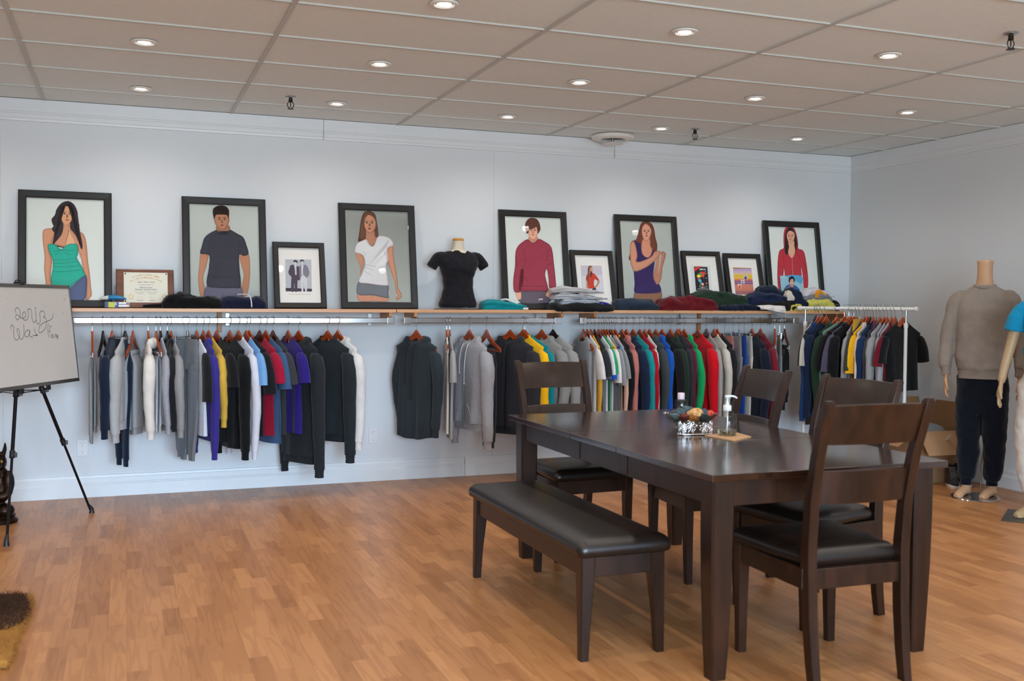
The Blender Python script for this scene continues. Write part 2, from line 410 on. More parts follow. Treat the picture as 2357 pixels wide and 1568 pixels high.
sprinkler(4.083, -3.72, 'brass fire sprinkler cut by the right edge of the view')
# round air diffuser
r = empty('air_vent', (3.65, -.22, H)); tag(r, 'round white ceiling air vent touching the back wall', 'vent')
MB().lathe([(.10, .0), (.168, -.002), (.172, -.012), (.165, -.026), (.135, -.038), (.105, -.036), (.095, -.02), (.095, 0)], n=48, cap0=False, cap1=False).build('outer_ring', M_ring, r)
MB().lathe([(.096, -.002), (.001, -.002)], cap0=False).build('throat', M_black, r)
MB().lathe([(.001, -.050), (.05, -.055), (.082, -.062), (.086, -.068), (.06, -.073), (.001, -.078)], n=40).build('cone', M_ring, r)
st = MB(); st.lathe([(.012, 0), (.012, -.06)], n=12)
for a in range(3): st.tube([(0, 0, -.03), (.1*math.cos(a*2.1), .1*math.sin(a*2.1), -.02)], .004, n=6)
st.build('bracket', M_steel, r)

# ------------------------------------------------------------------ shelf
ZS = 1.308
for k, (a, b, lab) in enumerate(((-.95, 1.862, 'long beech shelf board under the teal dress and white tee posters'), (1.868, 3.185, 'short middle beech shelf board carrying the bust'), (3.19, 5.90, 'right beech shelf board loaded with folded clothes'))):
    tag(MB().box((a, -.30, ZS-.024), (b, -.012, ZS), bev=.002).build('shelf_board', M_beech), lab, 'shelf', 'beech shelf boards along the back wall')
strip = tag(MB().box((-.95, -.012, ZS-.10), (5.9, 0, ZS-.026), bev=.002).build('wall_batten', M_trim), 'white batten fixed to the wall under the shelf boards', 'batten')
M_bkt = wood_mat('beech_bracket', 'a87040', 'c08850', .45, .1, (6, 6, 6))
def bracket(px, label, kind):
    X = onY(px, 724, -.15).x
    if kind == 'tri':
        mb = MB(); pr = [(-.30, ZS-.024), (-.014, ZS-.024), (-.014, ZS-.10), (-.05, ZS-.10), (-.30, ZS-.054)]
        mb.loft([[(X-.012, y, z) for y, z in pr], [(X+.012, y, z) for y, z in pr]], cap0=True, cap1=True)
        tag(mb.build('shelf_bracket', M_bkt, smooth=0), label, 'bracket', 'wooden shelf brackets')
    else:
        tag(MB().box((X-.016, -.035, ZS-.17), (X+.016, -.013, ZS-.024), bev=.002).build('shelf_bracket', M_bkt, smooth=0), label, 'bracket', 'wooden shelf brackets')
bracket(888, 'wooden shelf bracket at the right end of the left rail', 'tri'); bracket(945, 'wooden shelf bracket above the dark slate hoodie', 'tri')
bracket(1277, 'wooden shelf bracket above the black plastic hanger', 'tri'); bracket(1352, 'wooden shelf bracket half hidden by the black folded garment', 'tri')
bracket(1920, 'wooden shelf bracket behind the white rolling rack', 'tri')
bracket(509, 'upright wooden support under the shelf above the left rail', 'post'); bracket(1627, 'upright wooden support under the shelf above the right rail', 'post')
YR, ZR = -.262, 1.225
for a, b, lab, n in ((-.45, 1.83, 'long chrome hanging rail on the left below the shelf', 3), (1.955, 3.17, 'short middle chrome hanging rail below the shelf', 2), (3.385, 5.40, 'right chrome hanging rail crowded with hangers', 3)):
    r = empty('chrome_rail', ((a+b)/2, YR, ZR)); tag(r, lab, 'clothes rail', 'chrome rails below the shelf')
    h = (b-a)/2
    MB().box((-h, -.008, -.021), (h, .008, .021), bev=.006).build('bar', M_chrome, r)
    for s in (-1, 1): MB().box((s*h-.028, -.012, -.025), (s*h+.028, .012, .025), bev=.003).build('end_cap', M_chrome, r)
    for k in range(n):
        x = -h+.1+k*(2*h-.2)/(n-1)
        MB().box((x-.012, .006, -.01), (x+.012, .244, .004), bev=.002).box((x-.014, .237, -.04), (x+.014, .25, .05), bev=.002).build('wall_arm', M_steel, r)
# ------------------------------------------------------------------ pictures leaning on the shelf
M_frame = plain('black_stained_frame', '191716', .42, noise=.2, nscale=6, stretch=(1, 1, 1), bump=.15, bscale=120)
M_mat = plain('mount_board', 'e6e3dd', .8, noise=.01)
M_back = plain('backing_board', '6b5037', .8)
LEAN_B, LEAN_T = -.145, -.022
def picture(xl, xr, ztop, name, label, fw=.05, th=.022, zb=ZS, yb=LEAN_B, yaw=0, group=None, cat='picture', opening=None):
    """leaning frame; returns root and (origin, x, y, z) frame of its front plane, local coords: x right, y up, z out"""
    hgt = (ztop-zb); L = math.hypot(hgt, LEAN_T-yb)
    X = Vector((math.cos(yaw), math.sin(yaw), 0)); Y = (Vector((-math.sin(yaw), math.cos(yaw), 0))*(LEAN_T-yb)+Vector((0, 0, hgt))).normalized()
    T = frame_mat((xl, yb+.002, zb+.001), X, Y)
    root = empty(name); root.matrix_world = T; tag(root, label, cat, group)
    w = xr-xl
    fr = MB(); o = [(0, 0), (w, 0), (w, L), (0, L)]; i = [(fw, fw), (w-fw, fw), (w-fw, L-fw), (fw, L-fw)]
    s1 = [(fw*.12, fw*.12), (w-fw*.12, fw*.12), (w-fw*.12, L-fw*.12), (fw*.12, L-fw*.12)]
    s2 = [(fw*.85, fw*.85), (w-fw*.85, fw*.85), (w-fw*.85, L-fw*.85), (fw*.85, L-fw*.85)]
    for k in range(4):
        n = (k+1) % 4
        prof = lambda q: [(o[q][0], o[q][1], 0), (o[q][0], o[q][1], th*.8), (s1[q][0], s1[q][1], th), (s2[q][0], s2[q][1], th*.9), (i[q][0], i[q][1], th*.7), (i[q][0], i[q][1], 0)]
        fr.loft([prof(k), prof(n)], cap0=True, cap1=True)
    fr.build('frame', M_frame, root, smooth=0)
    MB().box((fw*.8, fw*.8, .0004), (w-fw*.8, L-fw*.8, .002)).build('backing', M_back, root)
    MB().add([(fw*.95, fw*.95, th*.62), (w-fw*.95, fw*.95, th*.62), (w-fw*.95, L-fw*.95, th*.62), (fw*.95, L-fw*.95, th*.62)], [(0, 1, 2, 3)]).build('glass', thin_glass(), root, smooth=0)
    return root, T, w, L, fw, th
class Print:
    """flat print built of coloured shapes; coordinates come in as zoomed-crop pixels and are turned into the print's own plane"""
    def __init__(s, T, scale, ox, oy, z0=.0026):
        s.T = T; s.Ti = T.inverted(); s.sc = scale; s.ox = ox; s.oy = oy; s.z = z0; s.mb = MB(); s.n = Vector(T.col[2][:3]); s.p = Vector(T.translation)+s.n*z0
    def loc(s, x, y):
        q = on_plane(s.ox+x/s.sc, s.oy+y/s.sc, s.p, s.n); l = s.Ti @ q; return l.x, l.y
    def grad(s, pts, col, n=4, gain=.055, raw=False, smooth=True):
        P = pts if raw else [s.loc(*p) for p in pts]
        s.poly(P, col, smooth, True)
        if smooth: P = [(v.x, v.y) for v in catmull([(a, b, 0) for a, b in P], 4, True)]
        w_ = max(p[0] for p in P)-min(p[0] for p in P); h_ = max(p[1] for p in P)-min(p[1] for p in P)
        dm = min(.011, .085*min(w_, h_)); c = [int(col[i:i+2], 16) for i in (0, 2, 4)]
        ar = sum(P[i-1][0]*P[i][1]-P[i][0]*P[i-1][1] for i in range(len(P))); sg = 1 if ar > 0 else -1; m = len(P)
        for k in range(1, n+1):
            d = dm*(k/n)**1.3; Q = []
            for i in range(m):
                t = Vector((P[(i+1) % m][0]-P[i-1][0], P[(i+1) % m][1]-P[i-1][1]))
                t = t.normalized() if t.length else Vector((1, 0)); Q.append((P[i][0]-sg*t.y*d-.25*d, P[i][1]+sg*t.x*d+.1*d))
            s.poly(Q, ''.join('%02x' % min(255, int(v*(1+gain*k)+1.2*k)) for v in c), False, True)
    def poly(s, pts, col, smooth=True, raw=False):
        P = pts if raw else [s.loc(*p) for p in pts]
        if smooth: P = [(v.x, v.y) for v in catmull([(a, b, 0) for a, b in P], 4, True)]
        s.z += .00016
        s.mb.add([(a, b, s.z) for a, b in P], [list(range(len(P)))], None, None, col)
    def rect(s, x0, y0, x1, y1, col): s.poly([(x0, y0), (x1, y0), (x1, y1), (x0, y1)], col, False, True)
    def ell(s, x, y, rx, ry, col, rot=0):
        s.poly([(x+rx*math.cos(a)*math.cos(rot)-ry*math.sin(a)*math.sin(rot), y+rx*math.cos(a)*math.sin(rot)+ry*math.sin(a)*math.cos(rot)) for a in [2*PI*k/10 for k in range(10)]], col)
    def line(s, pts, w, col):
        P = [Vector(s.loc(*p)) for p in pts]; P = [Vector((v.x, v.y)) for v in catmull([(p.x, p.y, 0) for p in P], 4)]
        L = []; R = []
        for i, p in enumerate(P):
            t = (P[min(i+1, len(P)-1)]-P[max(0, i-1)]); t = t.normalized() if t.length else Vector((1, 0)); n = Vector((-t.y, t.x))*w/2
            L.append(p+n); R.append(p-n)
        s.z += .00008
        for i in range(len(P)-1): s.mb.add([(q.x, q.y, s.z) for q in (L[i], L[i+1], R[i+1], R[i])], [(0, 1, 2, 3)], None, None, col)
    def face(s, cx, cy, w, skin='c99b80', turn=0, tilt=0):
        """brows, eyes, nose and mouth on a face w pixels wide centred at (cx, cy)"""
        dk = '3a221c'; k = w/100
        for sx in (-1, 1):
            x = cx+sx*22*k+turn*k
            s.line([(x-14*k, cy-15*k), (x, cy-21*k), (x+14*k, cy-15*k)], .0034, dk)
            s.ell(x, cy-3*k, 11*k, 5.5*k, 'd9c9c0'); s.ell(x, cy-3*k, 6*k, 5.5*k, '20140f'); s.line([(x-11*k, cy-5*k), (x, cy-9*k), (x+12*k, cy-5*k)], .0020, dk)
        s.poly([(cx+turn*k-4*k, cy), (cx+turn*k+5*k, cy+2*k), (cx+turn*k+9*k, cy+24*k), (cx+turn*k, cy+29*k), (cx+turn*k-8*k, cy+25*k)], 'b28267' if skin != 'a87659' else '8f5f46')
        s.poly([(cx+turn*k-16*k, cy+45*k), (cx+turn*k-5*k, cy+41*k), (cx+turn*k, cy+43*k), (cx+turn*k+5*k, cy+41*k), (cx+turn*k+16*k, cy+45*k), (cx+turn*k, cy+53*k)], 'a55a52')
        s.line([(cx+turn*k-15*k, cy+45.5*k), (cx+turn*k+15*k, cy+45.5*k)], .001, '6d3a34')
    def build(s, root, name='print'): return s.mb.build(name, vcol_mat(), root, smooth=0, colors=True)
def big(xl, xr, label, bg='cdd3cc', zt=2.092, yaw=0, yb=LEAN_B):
    root, T, w, L, fw, th = picture(xl, xr, zt, 'framed_poster', label, yaw=yaw, yb=yb, group='large framed fashion posters on the shelf')
    return root, T, w, L, fw

# 1 teal dress
root, T, w, L, fw = big(-.657, -.077, 'large black framed poster of a dark haired woman in a teal strapless dress')
p = Print(T, 3.683, 0, 400); p.rect(fw, fw, w-fw, L-fw, 'd9dfd9')
sk = 'a87659'
p.grad([(570,232),(520,250),(480,300),(465,350),(437,385),(447,430),(462,455),(440,500),(412,560),(398,608),(440,600),(470,580),(500,540),(530,480),(600,480),(640,560),(662,600),(676,640),(690,668),(700,640),(692,560),(662,500),(674,440),(652,390),(660,340),(640,280),(610,245)], '1f1519')
p.grad([(440,463),(385,468),(362,495),(364,590),(378,700),(374,800),(385,900),(396,958),(440,960),(430,860),(442,740),(420,640),(440,600),(560,625),(650,600),(662,650),(690,730),(702,800),(735,900),(732,960),(722,1050),(742,1074),(778,1030),(772,960),(762,850),(747,740),(737,620),(722,540),(695,500),(650,490),(598,470),(592,420),(540,420),(528,470)], sk)
p.grad([(592,455),(560,560),(548,612),(570,612),(640,590),(600,500)], 'bb8c6d')
p.grad([(512,335),(520,298),(560,274),(600,292),(618,335),(612,385),(590,424),(564,440),(538,424),(518,380)], 'b5835f')
p.grad([(480,330),(505,285),(560,250),(530,280),(512,330),(508,390),(522,430),(535,470),(520,520),(480,570),(450,600),(470,520),(440,470),(470,420)], '241a20')
p.grad([(570,250),(600,270),(622,310),(620,380),(600,430),(610,480),(650,540),(690,640),(700,600),(680,500),(670,430),(655,330),(620,262)], '241a20')
p.face(566, 345, 105, sk, 4)
for a in ([(500,290),(478,360),(480,430),(455,520),(430,580)],[(515,300),(492,380),(505,460),(480,540)],[(610,290),(640,360),(640,440),(672,540),(690,620)],[(600,300),(622,380),(622,460),(655,550)]): p.line(a, .0018, '3a2b35')
p.grad([(404,608),(430,597),(470,603),(518,640),(570,604),(620,594),(657,608),(662,680),(652,715),(690,780),(716,840),(722,880),(610,950),(585,1076),(450,1076),(440,955),(434,880),(450,790),(444,722),(420,670)], '0f8a76')
for a, b in (((520,640),(450,660)),((520,645),(470,690)),((525,645),(600,690)),((528,640),(640,650)),((450,730),(640,720)),((452,760),(650,745)),((455,790),(670,780)),((450,830),(690,815))):
    p.line([a, ((a[0]+b[0])/2, (a[1]+b[1])/2+8), b], .002, '0a6457')
p.grad([(722,862),(738,940),(712,1076),(560,1076),(580,1000),(620,948)], '3f4a68')
p.build(root)
# 2 grey tee man
root, T, w, L, fw = big(.381, .957, 'large black framed poster of a short haired man in a charcoal tee')
p = Print(T, 3.683, 0, 400); p.rect(fw, fw, w-fw, L-fw, 'd9dfd9'); sk = 'b98a6c'
p.grad([(1702,670),(1765,685),(1750,780),(1722,880),(1736,960),(1732,1040),(1702,1045),(1686,980),(1680,880),(1690,770)], sk)
p.grad([(2030,690),(2105,675),(2120,790),(2117,900),(2102,1000),(2066,1052),(2034,1020),(2047,950),(2066,860),(2045,770)], sk)
p.grad([(1755,945),(1850,960),(1980,960),(2042,950),(2052,1062),(1912,1062),(1895,1025),(1880,1062),(1733,1062)], '6f6d80')
p.grad([(1842,440),(1935,436),(1948,485),(1892,524),(1838,490)], 'a87a5e')
p.grad([(1835,478),(1850,500),(1890,515),(1930,500),(1950,476),(2010,508),(2062,540),(2087,600),(2107,678),(2066,698),(2028,688),(2030,800),(2041,955),(1980,970),(1850,968),(1753,945),(1770,800),(1772,692),(1698,678),(1710,620),(1730,550),(1770,510)], '3c3e4a')
p.line([(1772,690),(1778,620),(1765,580)], .002, '2a2c36'); p.line([(2028,690),(2020,620),(2032,580)], .002, '2a2c36')
p.grad([(1812,378),(1820,345),(1925,345),(1944,380),(1938,420),(1915,462),(1885,478),(1852,462),(1826,425)], sk)
p.poly([(1804,315),(1818,288),(1860,270),(1902,274),(1936,300),(1942,340),(1934,378),(1922,352),(1870,347),(1830,352),(1818,385),(1806,350)], '2f1c16')
p.face(1878, 392, 100, sk, 3)
for k in range(9): p.line([(1812+k*15, 345-(k%3)*8), (1816+k*14, 305), (1806+k*15+(k%2)*10, 272+abs(k-5)*5)], .0026, '2a1712' if k % 2 else '4a3024'); p.build(root)
# 3 white tee woman
root, T, w, L, fw = big(1.486, 2.068, 'large black framed poster of a woman in a white tee and grey shorts')
p = Print(T, 4.064, 600, 440); p.rect(fw, fw, w-fw, L-fw, 'd9dfd9'); sk = 'c6987c'
p.grad([(890,575),(950,595),(967,660),(946,740),(936,800),(928,700),(908,650)], sk)
p.grad([(1183,540),(1237,510),(1242,600),(1262,720),(1281,850),(1287,908),(1317,960),(1312,1000),(1276,1022),(1263,1002),(1286,978),(1263,940),(1256,860),(1215,740),(1186,640)], sk)
p.grad([(910,962),(1046,974),(1046,1030),(926,1030)], sk); p.grad([(1058,976),(1188,998),(1184,1030),(1056,1030)], sk)
p.grad([(918,842),(1000,860),(1100,876),(1190,870),(1193,960),(1189,1003),(1050,976),(904,966)], '7d8189')
p.grad([(1005,187),(960,208),(936,280),(926,360),(918,420),(914,476),(950,470),(975,440),(1000,400),(1060,400),(1076,430),(1099,426),(1096,360),(1086,290),(1070,220),(1040,195)], '6d4836')
p.grad([(985,370),(1060,375),(1072,430),(1105,432),(1050,512),(1008,494),(980,455)], 'b98b70')
p.grad([(985,453),(1010,490),(1050,515),(1100,423),(1180,428),(1225,460),(1239,508),(1187,540),(1192,640),(1176,700),(1191,850),(1186,885),(1100,881),(1000,866),(916,850),(950,760),(975,680),(950,600),(884,578),(880,540),(900,490),(940,468)], 'e2d8dc')
for a, b in (((980,690),(1080,710)),((975,715),(1060,745)),((965,750),(1040,790)),((1170,700),(1100,720)),((1150,560),(1180,640)),((960,560),(980,600))): p.line([a, b], .0022, 'c3b6bd')
p.grad([(965,290),(975,250),(1006,222),(1052,245),(1076,290),(1073,340),(1050,382),(1015,396),(985,372),(967,330)], sk)
p.grad([(1005,200),(975,235),(962,300),(968,360),(985,410),(960,460),(925,440),(940,300),(965,225)], '7b5340')
p.face(1018, 303, 108, sk, -3)
for a in ([(985,220),(955,290),(945,370),(930,450)],[(995,225),(968,300),(958,380),(945,455)],[(1050,215),(1078,290),(1086,370),(1088,420)]): p.line(a, .0020, '9a6e52'); p.build(root)
# 4 burgundy sweatshirt man
root, T, w, L, fw = big(2.755, 3.338, 'large black framed poster of a curly haired man in a burgundy sweatshirt', yaw=.015, yb=-.137)
p = Print(T, 4.91, 1120, 460); p.rect(fw, fw, w-fw, L-fw, 'd9dfd9'); sk = 'c08d74'
p.grad([(385,1022),(692,1026),(700,1170),(388,1170)], '4d454f')
p.grad([(325,1035),(380,1032),(392,1090),(380,1130),(340,1112)], sk); p.grad([(700,1005),(745,998),(752,1080),(716,1117),(684,1096),(668,1080)], sk)
p.grad([(475,425),(568,420),(578,452),(540,482),(488,470)], 'a8745c')
p.grad([(463,447),(500,480),(540,483),(587,443),(650,470),(710,510),(740,570),(757,700),(776,880),(781,985),(735,1003),(704,985),(700,900),(680,785),(660,850),(690,980),(686,1035),(560,1031),(385,1031),(390,980),(408,860),(402,790),(390,900),(376,1000),(380,1042),(328,1047),(303,1010),(301,900),(320,750),(325,600),(350,530),(400,480)], '7c2437')
for a, b in (((400,560),(440,700)),((440,700),(400,790)),((690,560),(670,700)),((672,740),(735,720)),((390,975),(688,980)),((330,640),(345,760)),((410,870),(470,930))): p.line([a, ((a[0]+b[0])/2+6, (a[1]+b[1])/2), b], .003, '571524')
p.grad([(470,345),(485,325),(556,308),(573,350),(571,400),(550,440),(516,452),(486,432),(473,392)], sk)
p.poly([(500,206),(452,236),(430,300),(440,352),(453,382),(470,372),(480,338),(520,330),(560,310),(572,350),(577,385),(602,348),(606,320),(592,258),(560,218)], '5e3226')
for k in range(13): p.line([(452+k*11, 232+abs(k-5)*4), (444+k*12, 255), (452+k*11, 280), (448+k*11, 305+(k%3)*5)], .0028, '7d4a36' if k % 2 else '4a261c')
p.face(518, 352, 98, sk, 2); p.build(root)
# 5 purple tank woman
root, T, w, L, fw = big(3.765, 4.352, 'large black framed poster of a long haired woman in a purple tank top', yaw=.015, yb=-.137)
p = Print(T, 4.91, 1120, 460); p.rect(fw, fw, w-fw, L-fw, 'd9dfd9'); sk = 'c8977c'
p.grad([(1673,1040),(1780,1056),(1930,1048),(1976,1036),(1980,1120),(1932,1170),(1692,1170)], '9a6f58')
p.grad([(1795,243),(1745,268),(1725,330),(1705,400),(1688,450),(1640,470),(1622,520),(1622,600),(1606,660),(1624,684),(1640,600),(1662,495),(1740,500),(1770,590),(1800,560),(1850,520),(1878,585),(1922,578),(1926,500),(1906,420),(1892,330),(1862,268)], '7c4534')
p.grad([(1770,440),(1842,438),(1852,520),(1872,560),(1852,645),(1800,658),(1758,610),(1745,520)], sk)
p.poly([(1668,473),(1700,480),(1742,512),(1752,600),(1800,652),(1850,637),(1882,568),(1902,640),(1892,750),(1882,850),(1897,900),(1952,960),(1972,1030),(1930,1052),(1780,1060),(1671,1046),(1672,950),(1664,800),(1690,700),(1690,560)], '45307a')
p.grad([(1945,640),(1884,850),(1902,930),(1930,960),(1970,900),(1988,760),(2022,640),(2018,600),(1978,586),(1975,640),(1970,760),(1942,840),(1922,760)], 'bd8a70')
p.grad([(1625,500),(1665,473),(1692,560),(1702,640),(1692,700),(1760,690),(1860,640),(1895,588),(1950,580),(1968,610),(1900,690),(1800,765),(1682,812),(1640,760),(1620,640)], sk)
p.line([(1695,702),(1760,695),(1855,648)], .0016, '8f604a'); p.line([(1900,600),(1950,596)], .0012, '8f604a'); p.line([(1908,615),(1955,612)], .0012, '8f604a')
p.grad([(1753,330),(1770,290),(1800,274),(1837,300),(1860,350),(1852,400),(1832,450),(1800,467),(1770,442),(1752,380)], 'd2a189')
p.face(1798, 362, 100, sk, 6)
for a in ([(1770,265),(1735,340),(1722,420),(1690,475)],[(1755,290),(1738,370),(1735,450),(1760,540)],[(1850,280),(1875,350),(1890,450),(1905,560)],[(1840,275),(1868,370),(1872,460),(1890,550)]): p.line(a, .0020, '9c5f48'); p.build(root)
# 6 red hoodie woman
root, T, w, L, fw = big(5.208, 5.797, 'large black framed poster of a woman in a red zip hoodie')
p = Print(T, 5.357, 1540, 480); p.rect(fw, fw, w-fw, L-fw, 'd9dfd9'); sk = 'b5876e'
p.grad([(1485,215),(1440,235),(1416,290),(1410,400),(1412,488),(1362,520),(1340,640),(1335,850),(1346,980),(1372,1012),(1392,1010),(1400,900),(1414,780),(1412,740),(1425,830),(1400,1170),(1645,1170),(1628,740),(1650,850),(1664,985),(1708,978),(1716,880),(1700,720),(1672,560),(1640,510),(1594,494),(1592,440),(1580,360),(1560,280),(1530,233)], '94202c')
p.poly([(1490,235),(1450,268),(1432,330),(1428,420),(1425,520),(1445,572),(1468,552),(1475,480),(1540,480),(1526,560),(1556,562),(1572,500),(1577,400),(1552,310),(1530,258)], '1e1316')
p.grad([(1470,405),(1538,400),(1545,460),(1556,540),(1514,616),(1466,550),(1478,480)], sk)
p.grad([(1449,325),(1468,284),(1500,275),(1540,300),(1548,350),(1532,400),(1500,432),(1470,412),(1452,362)], sk)
p.face(1494, 343, 96, sk, 0)
p.line([(1514,616),(1520,740),(1526,900),(1530,1170)], .0035, 'b9a9a9')
for a, b in (((1400,560),(1420,720)),((1590,560),(1612,640)),((1645,640),(1690,800)),((1350,700),(1400,720))): p.line([a, b], .0022, '641019')
p.build(root)

# small frames
def small(xl, xr, zt, label):
    root, T, w, L, fw, th = picture(xl, xr, zt, 'framed_picture', label, fw=.04, th=.026, group='small framed pictures on the shelf')
    MB().box((fw*.85, fw*.85, .002), (w-fw*.85, L-fw*.85, .0045)).build('mount', M_mat, root)
    return root, T, w, L, fw
root, T, w, L, fw = small(1.006, 1.380, 1.788, 'small black frame holding a black and white photo of two men in jackets')
p = Print(T, 9.5, 620, 555, .005)
p.poly([(345,398),(915,405),(930,1105),(358,1100)], 'b4b9be', False); p.poly([(357,1025),(928,1045),(930,1105),(358,1100)], '3a3342', False)
d = '473f4f'
p.poly([(528,520),(460,535),(440,600),(415,670),(430,730),(480,790),(475,900),(480,1095),(530,1095),(548,920),(560,1095),(605,1095),(618,870),(645,860),(668,840),(665,600),(640,560),(590,545)], d, True)
p.poly([(540,525),(590,545),(595,740),(565,740),(560,640)], 'd2d0d4', False)
p.poly([(545,470),(600,470),(595,520),(570,545),(545,520)], 'c9c6ca'); p.poly([(527,465),(530,430),(570,415),(610,435),(620,465),(600,490),(590,460),(545,460)], '332d38')
p.poly([(750,520),(820,540),(870,660),(868,740),(820,800),(780,830),(740,760),(700,850),(665,830),(652,570),(690,530)], '7f7b88')
p.poly([(700,760),(745,740),(830,830),(822,1100),(785,1105),(740,880),(742,1105),(705,1105),(675,850)], 'cfcdd0', False)
p.poly([(700,530),(745,520),(730,640),(735,740),(705,740)], 'dad8dc', False)
p.poly([(685,450),(750,445),(748,500),(715,525),(688,500)], 'c9c6ca'); p.poly([(670,450),(680,420),(715,405),(752,425),(755,490),(745,450),(700,440),(682,470)], '332d38')
p.build(root)
wm = MB(); k = 0
lx0, ly = p.loc(350, 1160); lx1, _ = p.loc(970, 1160)
text_mesh(wm, 'On the left Guy, founder of Jerico circa 1980', (lx1-lx0)/23.5, Matrix.Translation(((lx0+lx1)/2, ly, .0056)), plain('brown_ink', '7d6a5a', .8), depth=.0001)
wm.build('handwriting', None, root)
root, T, w, L, fw = small(3.366, 3.746, 1.787, 'small black frame holding a photo of a woman in an orange shirt')
p = Print(T, 12.06, 1300, 570, .005)
p.poly([(438,495),(1020,505),(1100,1290),(490,1290)], 'c3bcc6', False); p.poly([(470,800),(1045,760),(1100,1290),(490,1290)], 'cfccd2', False)
p.poly([(770,1110),(850,1110),(880,1180),(760,1180)], '2b2f3c', False)
p.poly([(600,900),(640,900),(630,1140),(598,1140)], 'bb8468'); p.poly([(900,890),(935,880),(968,940),(930,1030),(870,1110),(780,1110),(750,1060),(780,1040),(850,1070),(905,960)], 'bb8468')
p.poly([(680,700),(760,700),(830,740),(940,880),(900,915),(835,880),(808,960),(815,1080),(830,1125),(700,1140),(645,1125),(640,920),(588,915),(600,790)], 'bf3a26')
p.poly([(690,540),(760,545),(772,600),(768,660),(720,690),(690,640)], 'c99678')
p.poly([(700,507),(650,540),(635,640),(630,740),(600,800),(635,980),(640,1080),(655,1000),(650,860),(672,740),(690,640),(700,560),(740,540),(762,550),(740,512)], '70452f')
p.poly([(690,640),(740,670),(760,680),(735,800),(705,820),(715,700)], '3b241f'); p.build(root)
root, T, w, L, fw = small(4.393, 4.771, 1.806, 'small black frame holding a black print with a cascade of coloured tees')
p = Print(T, 13.07, 1565, 580, .005)
p.poly([(322,400),(900,412),(968,1240),(380,1240)], 'd3d8d8', False); p.poly([(420,440),(825,455),(885,1162),(485,1162)], '1b1a1b', False)
def tee(x, y, s, c): p.poly([(x-.32*s, y-.5*s), (x+.32*s, y-.5*s), (x+.62*s, y-.2*s), (x+.5*s, y+.05*s), (x+.32*s, y-.08*s), (x+.36*s, y+.5*s), (x-.3*s, y+.45*s), (x-.32*s, y-.08*s), (x-.5*s, y+.05*s), (x-.62*s, y-.2*s)], c, False)
tee(675,680,165,'dc4136'); tee(598,705,125,'2f9a55'); tee(563,745,105,'f0e31d'); tee(568,820,92,'a02a80'); tee(598,870,82,'78c8b0'); tee(625,920,74,'1d8fd8'); tee(678,978,78,'f2c090')
p.poly([(415,505),(520,432),(655,438),(430,600)], 'd2343a', False)
for x, y, r, c in ((765,590,16,'7fb2e6'),(808,650,12,'d6c35a'),(783,792,17,'7fb2e6'),(705,795,12,'4d8a5a'),(797,942,24,'e0604e'),(780,1003,13,'57a86a'),(605,1003,14,'b5b0d8')): p.ell(x, y, r, r, c)
p.build(root)
tm = MB(); wp = plain('white_ink', 'e8e6e6', .7)
a = Vector(p.loc(575, 530)); b = Vector(p.loc(790, 530))
text_mesh(tm, 'JERICO', (b-a).length/3.7, Matrix.Translation(((a.x+b.x)/2, (a.y+b.y)/2, p.z+.0003)), wp, depth=.0001, bold=.0006)
for i, (x0, x1, y) in enumerate(((545,850,1055),(600,760,1080),(525,850,1120))):
    a = Vector(p.loc(x0, y)); b = Vector(p.loc(x1, y))
    text_mesh(tm, ('THE CASUAL LINE', 'SHIRTS', 'AND SPORTSWEAR')[i], (b-a).length/(9.5, 4, 9)[i], Matrix.Translation(((a.x+b.x)/2, (a.y+b.y)/2, p.z+.0003)), wp, depth=.0001)
tm.build('lettering', None, root)
root, T, w, L, fw = small(4.807, 5.180, 1.795, 'small black frame holding a sunset picture with three tiny portraits')
p = Print(T, 13.07, 1660, 580, .005)
p.poly([(355,468),(905,488),(985,1280),(435,1280)], 'a5743e', False)
rows = [(510,'b4a0c4'),(580,'c9aec0'),(640,'dcb98a'),(690,'d9b43c'),(760,'e0b23a'),(820,'cf6f5a'),(870,'8c5a7e'),(900,'9a6c96'),(940,'7d5a80'),(975,'c97a68'),(1080,'c8785e'),(1180,'a2686c'),(1280,None)]
for (y0, c), (y1, _) in zip(rows, rows[1:]):
    f = lambda y: (355+(y-468)*.099, 905+(y-488)*.1)
    p.poly([(f(y0)[0]+3, y0), (f(y0)[1], y0-4), (f(y1)[0+1], y1-4), (f(y1)[0]+3, y1)], c, False)
for x, y, c, h in ((725,760,'28508a','2a1c18'),(638,895,'9a9ca0','2a1c18'),(545,1030,'dc4f2c','c08a60')):
    p.poly([(x-55,y-65),(x+50,y-60),(x+65,y+65),(x-42,y+68)], 'd6d5dc', False); p.poly([(x-30,y+58),(x-28,y-5),(x-10,y-25),(x+15,y-25),(x+38,y),(x+42,y+55)], c); p.ell(x-2, y-38, 13, 17, 'c49478'); p.ell(x-4, y-50, 14, 9, h)
p.build(root)
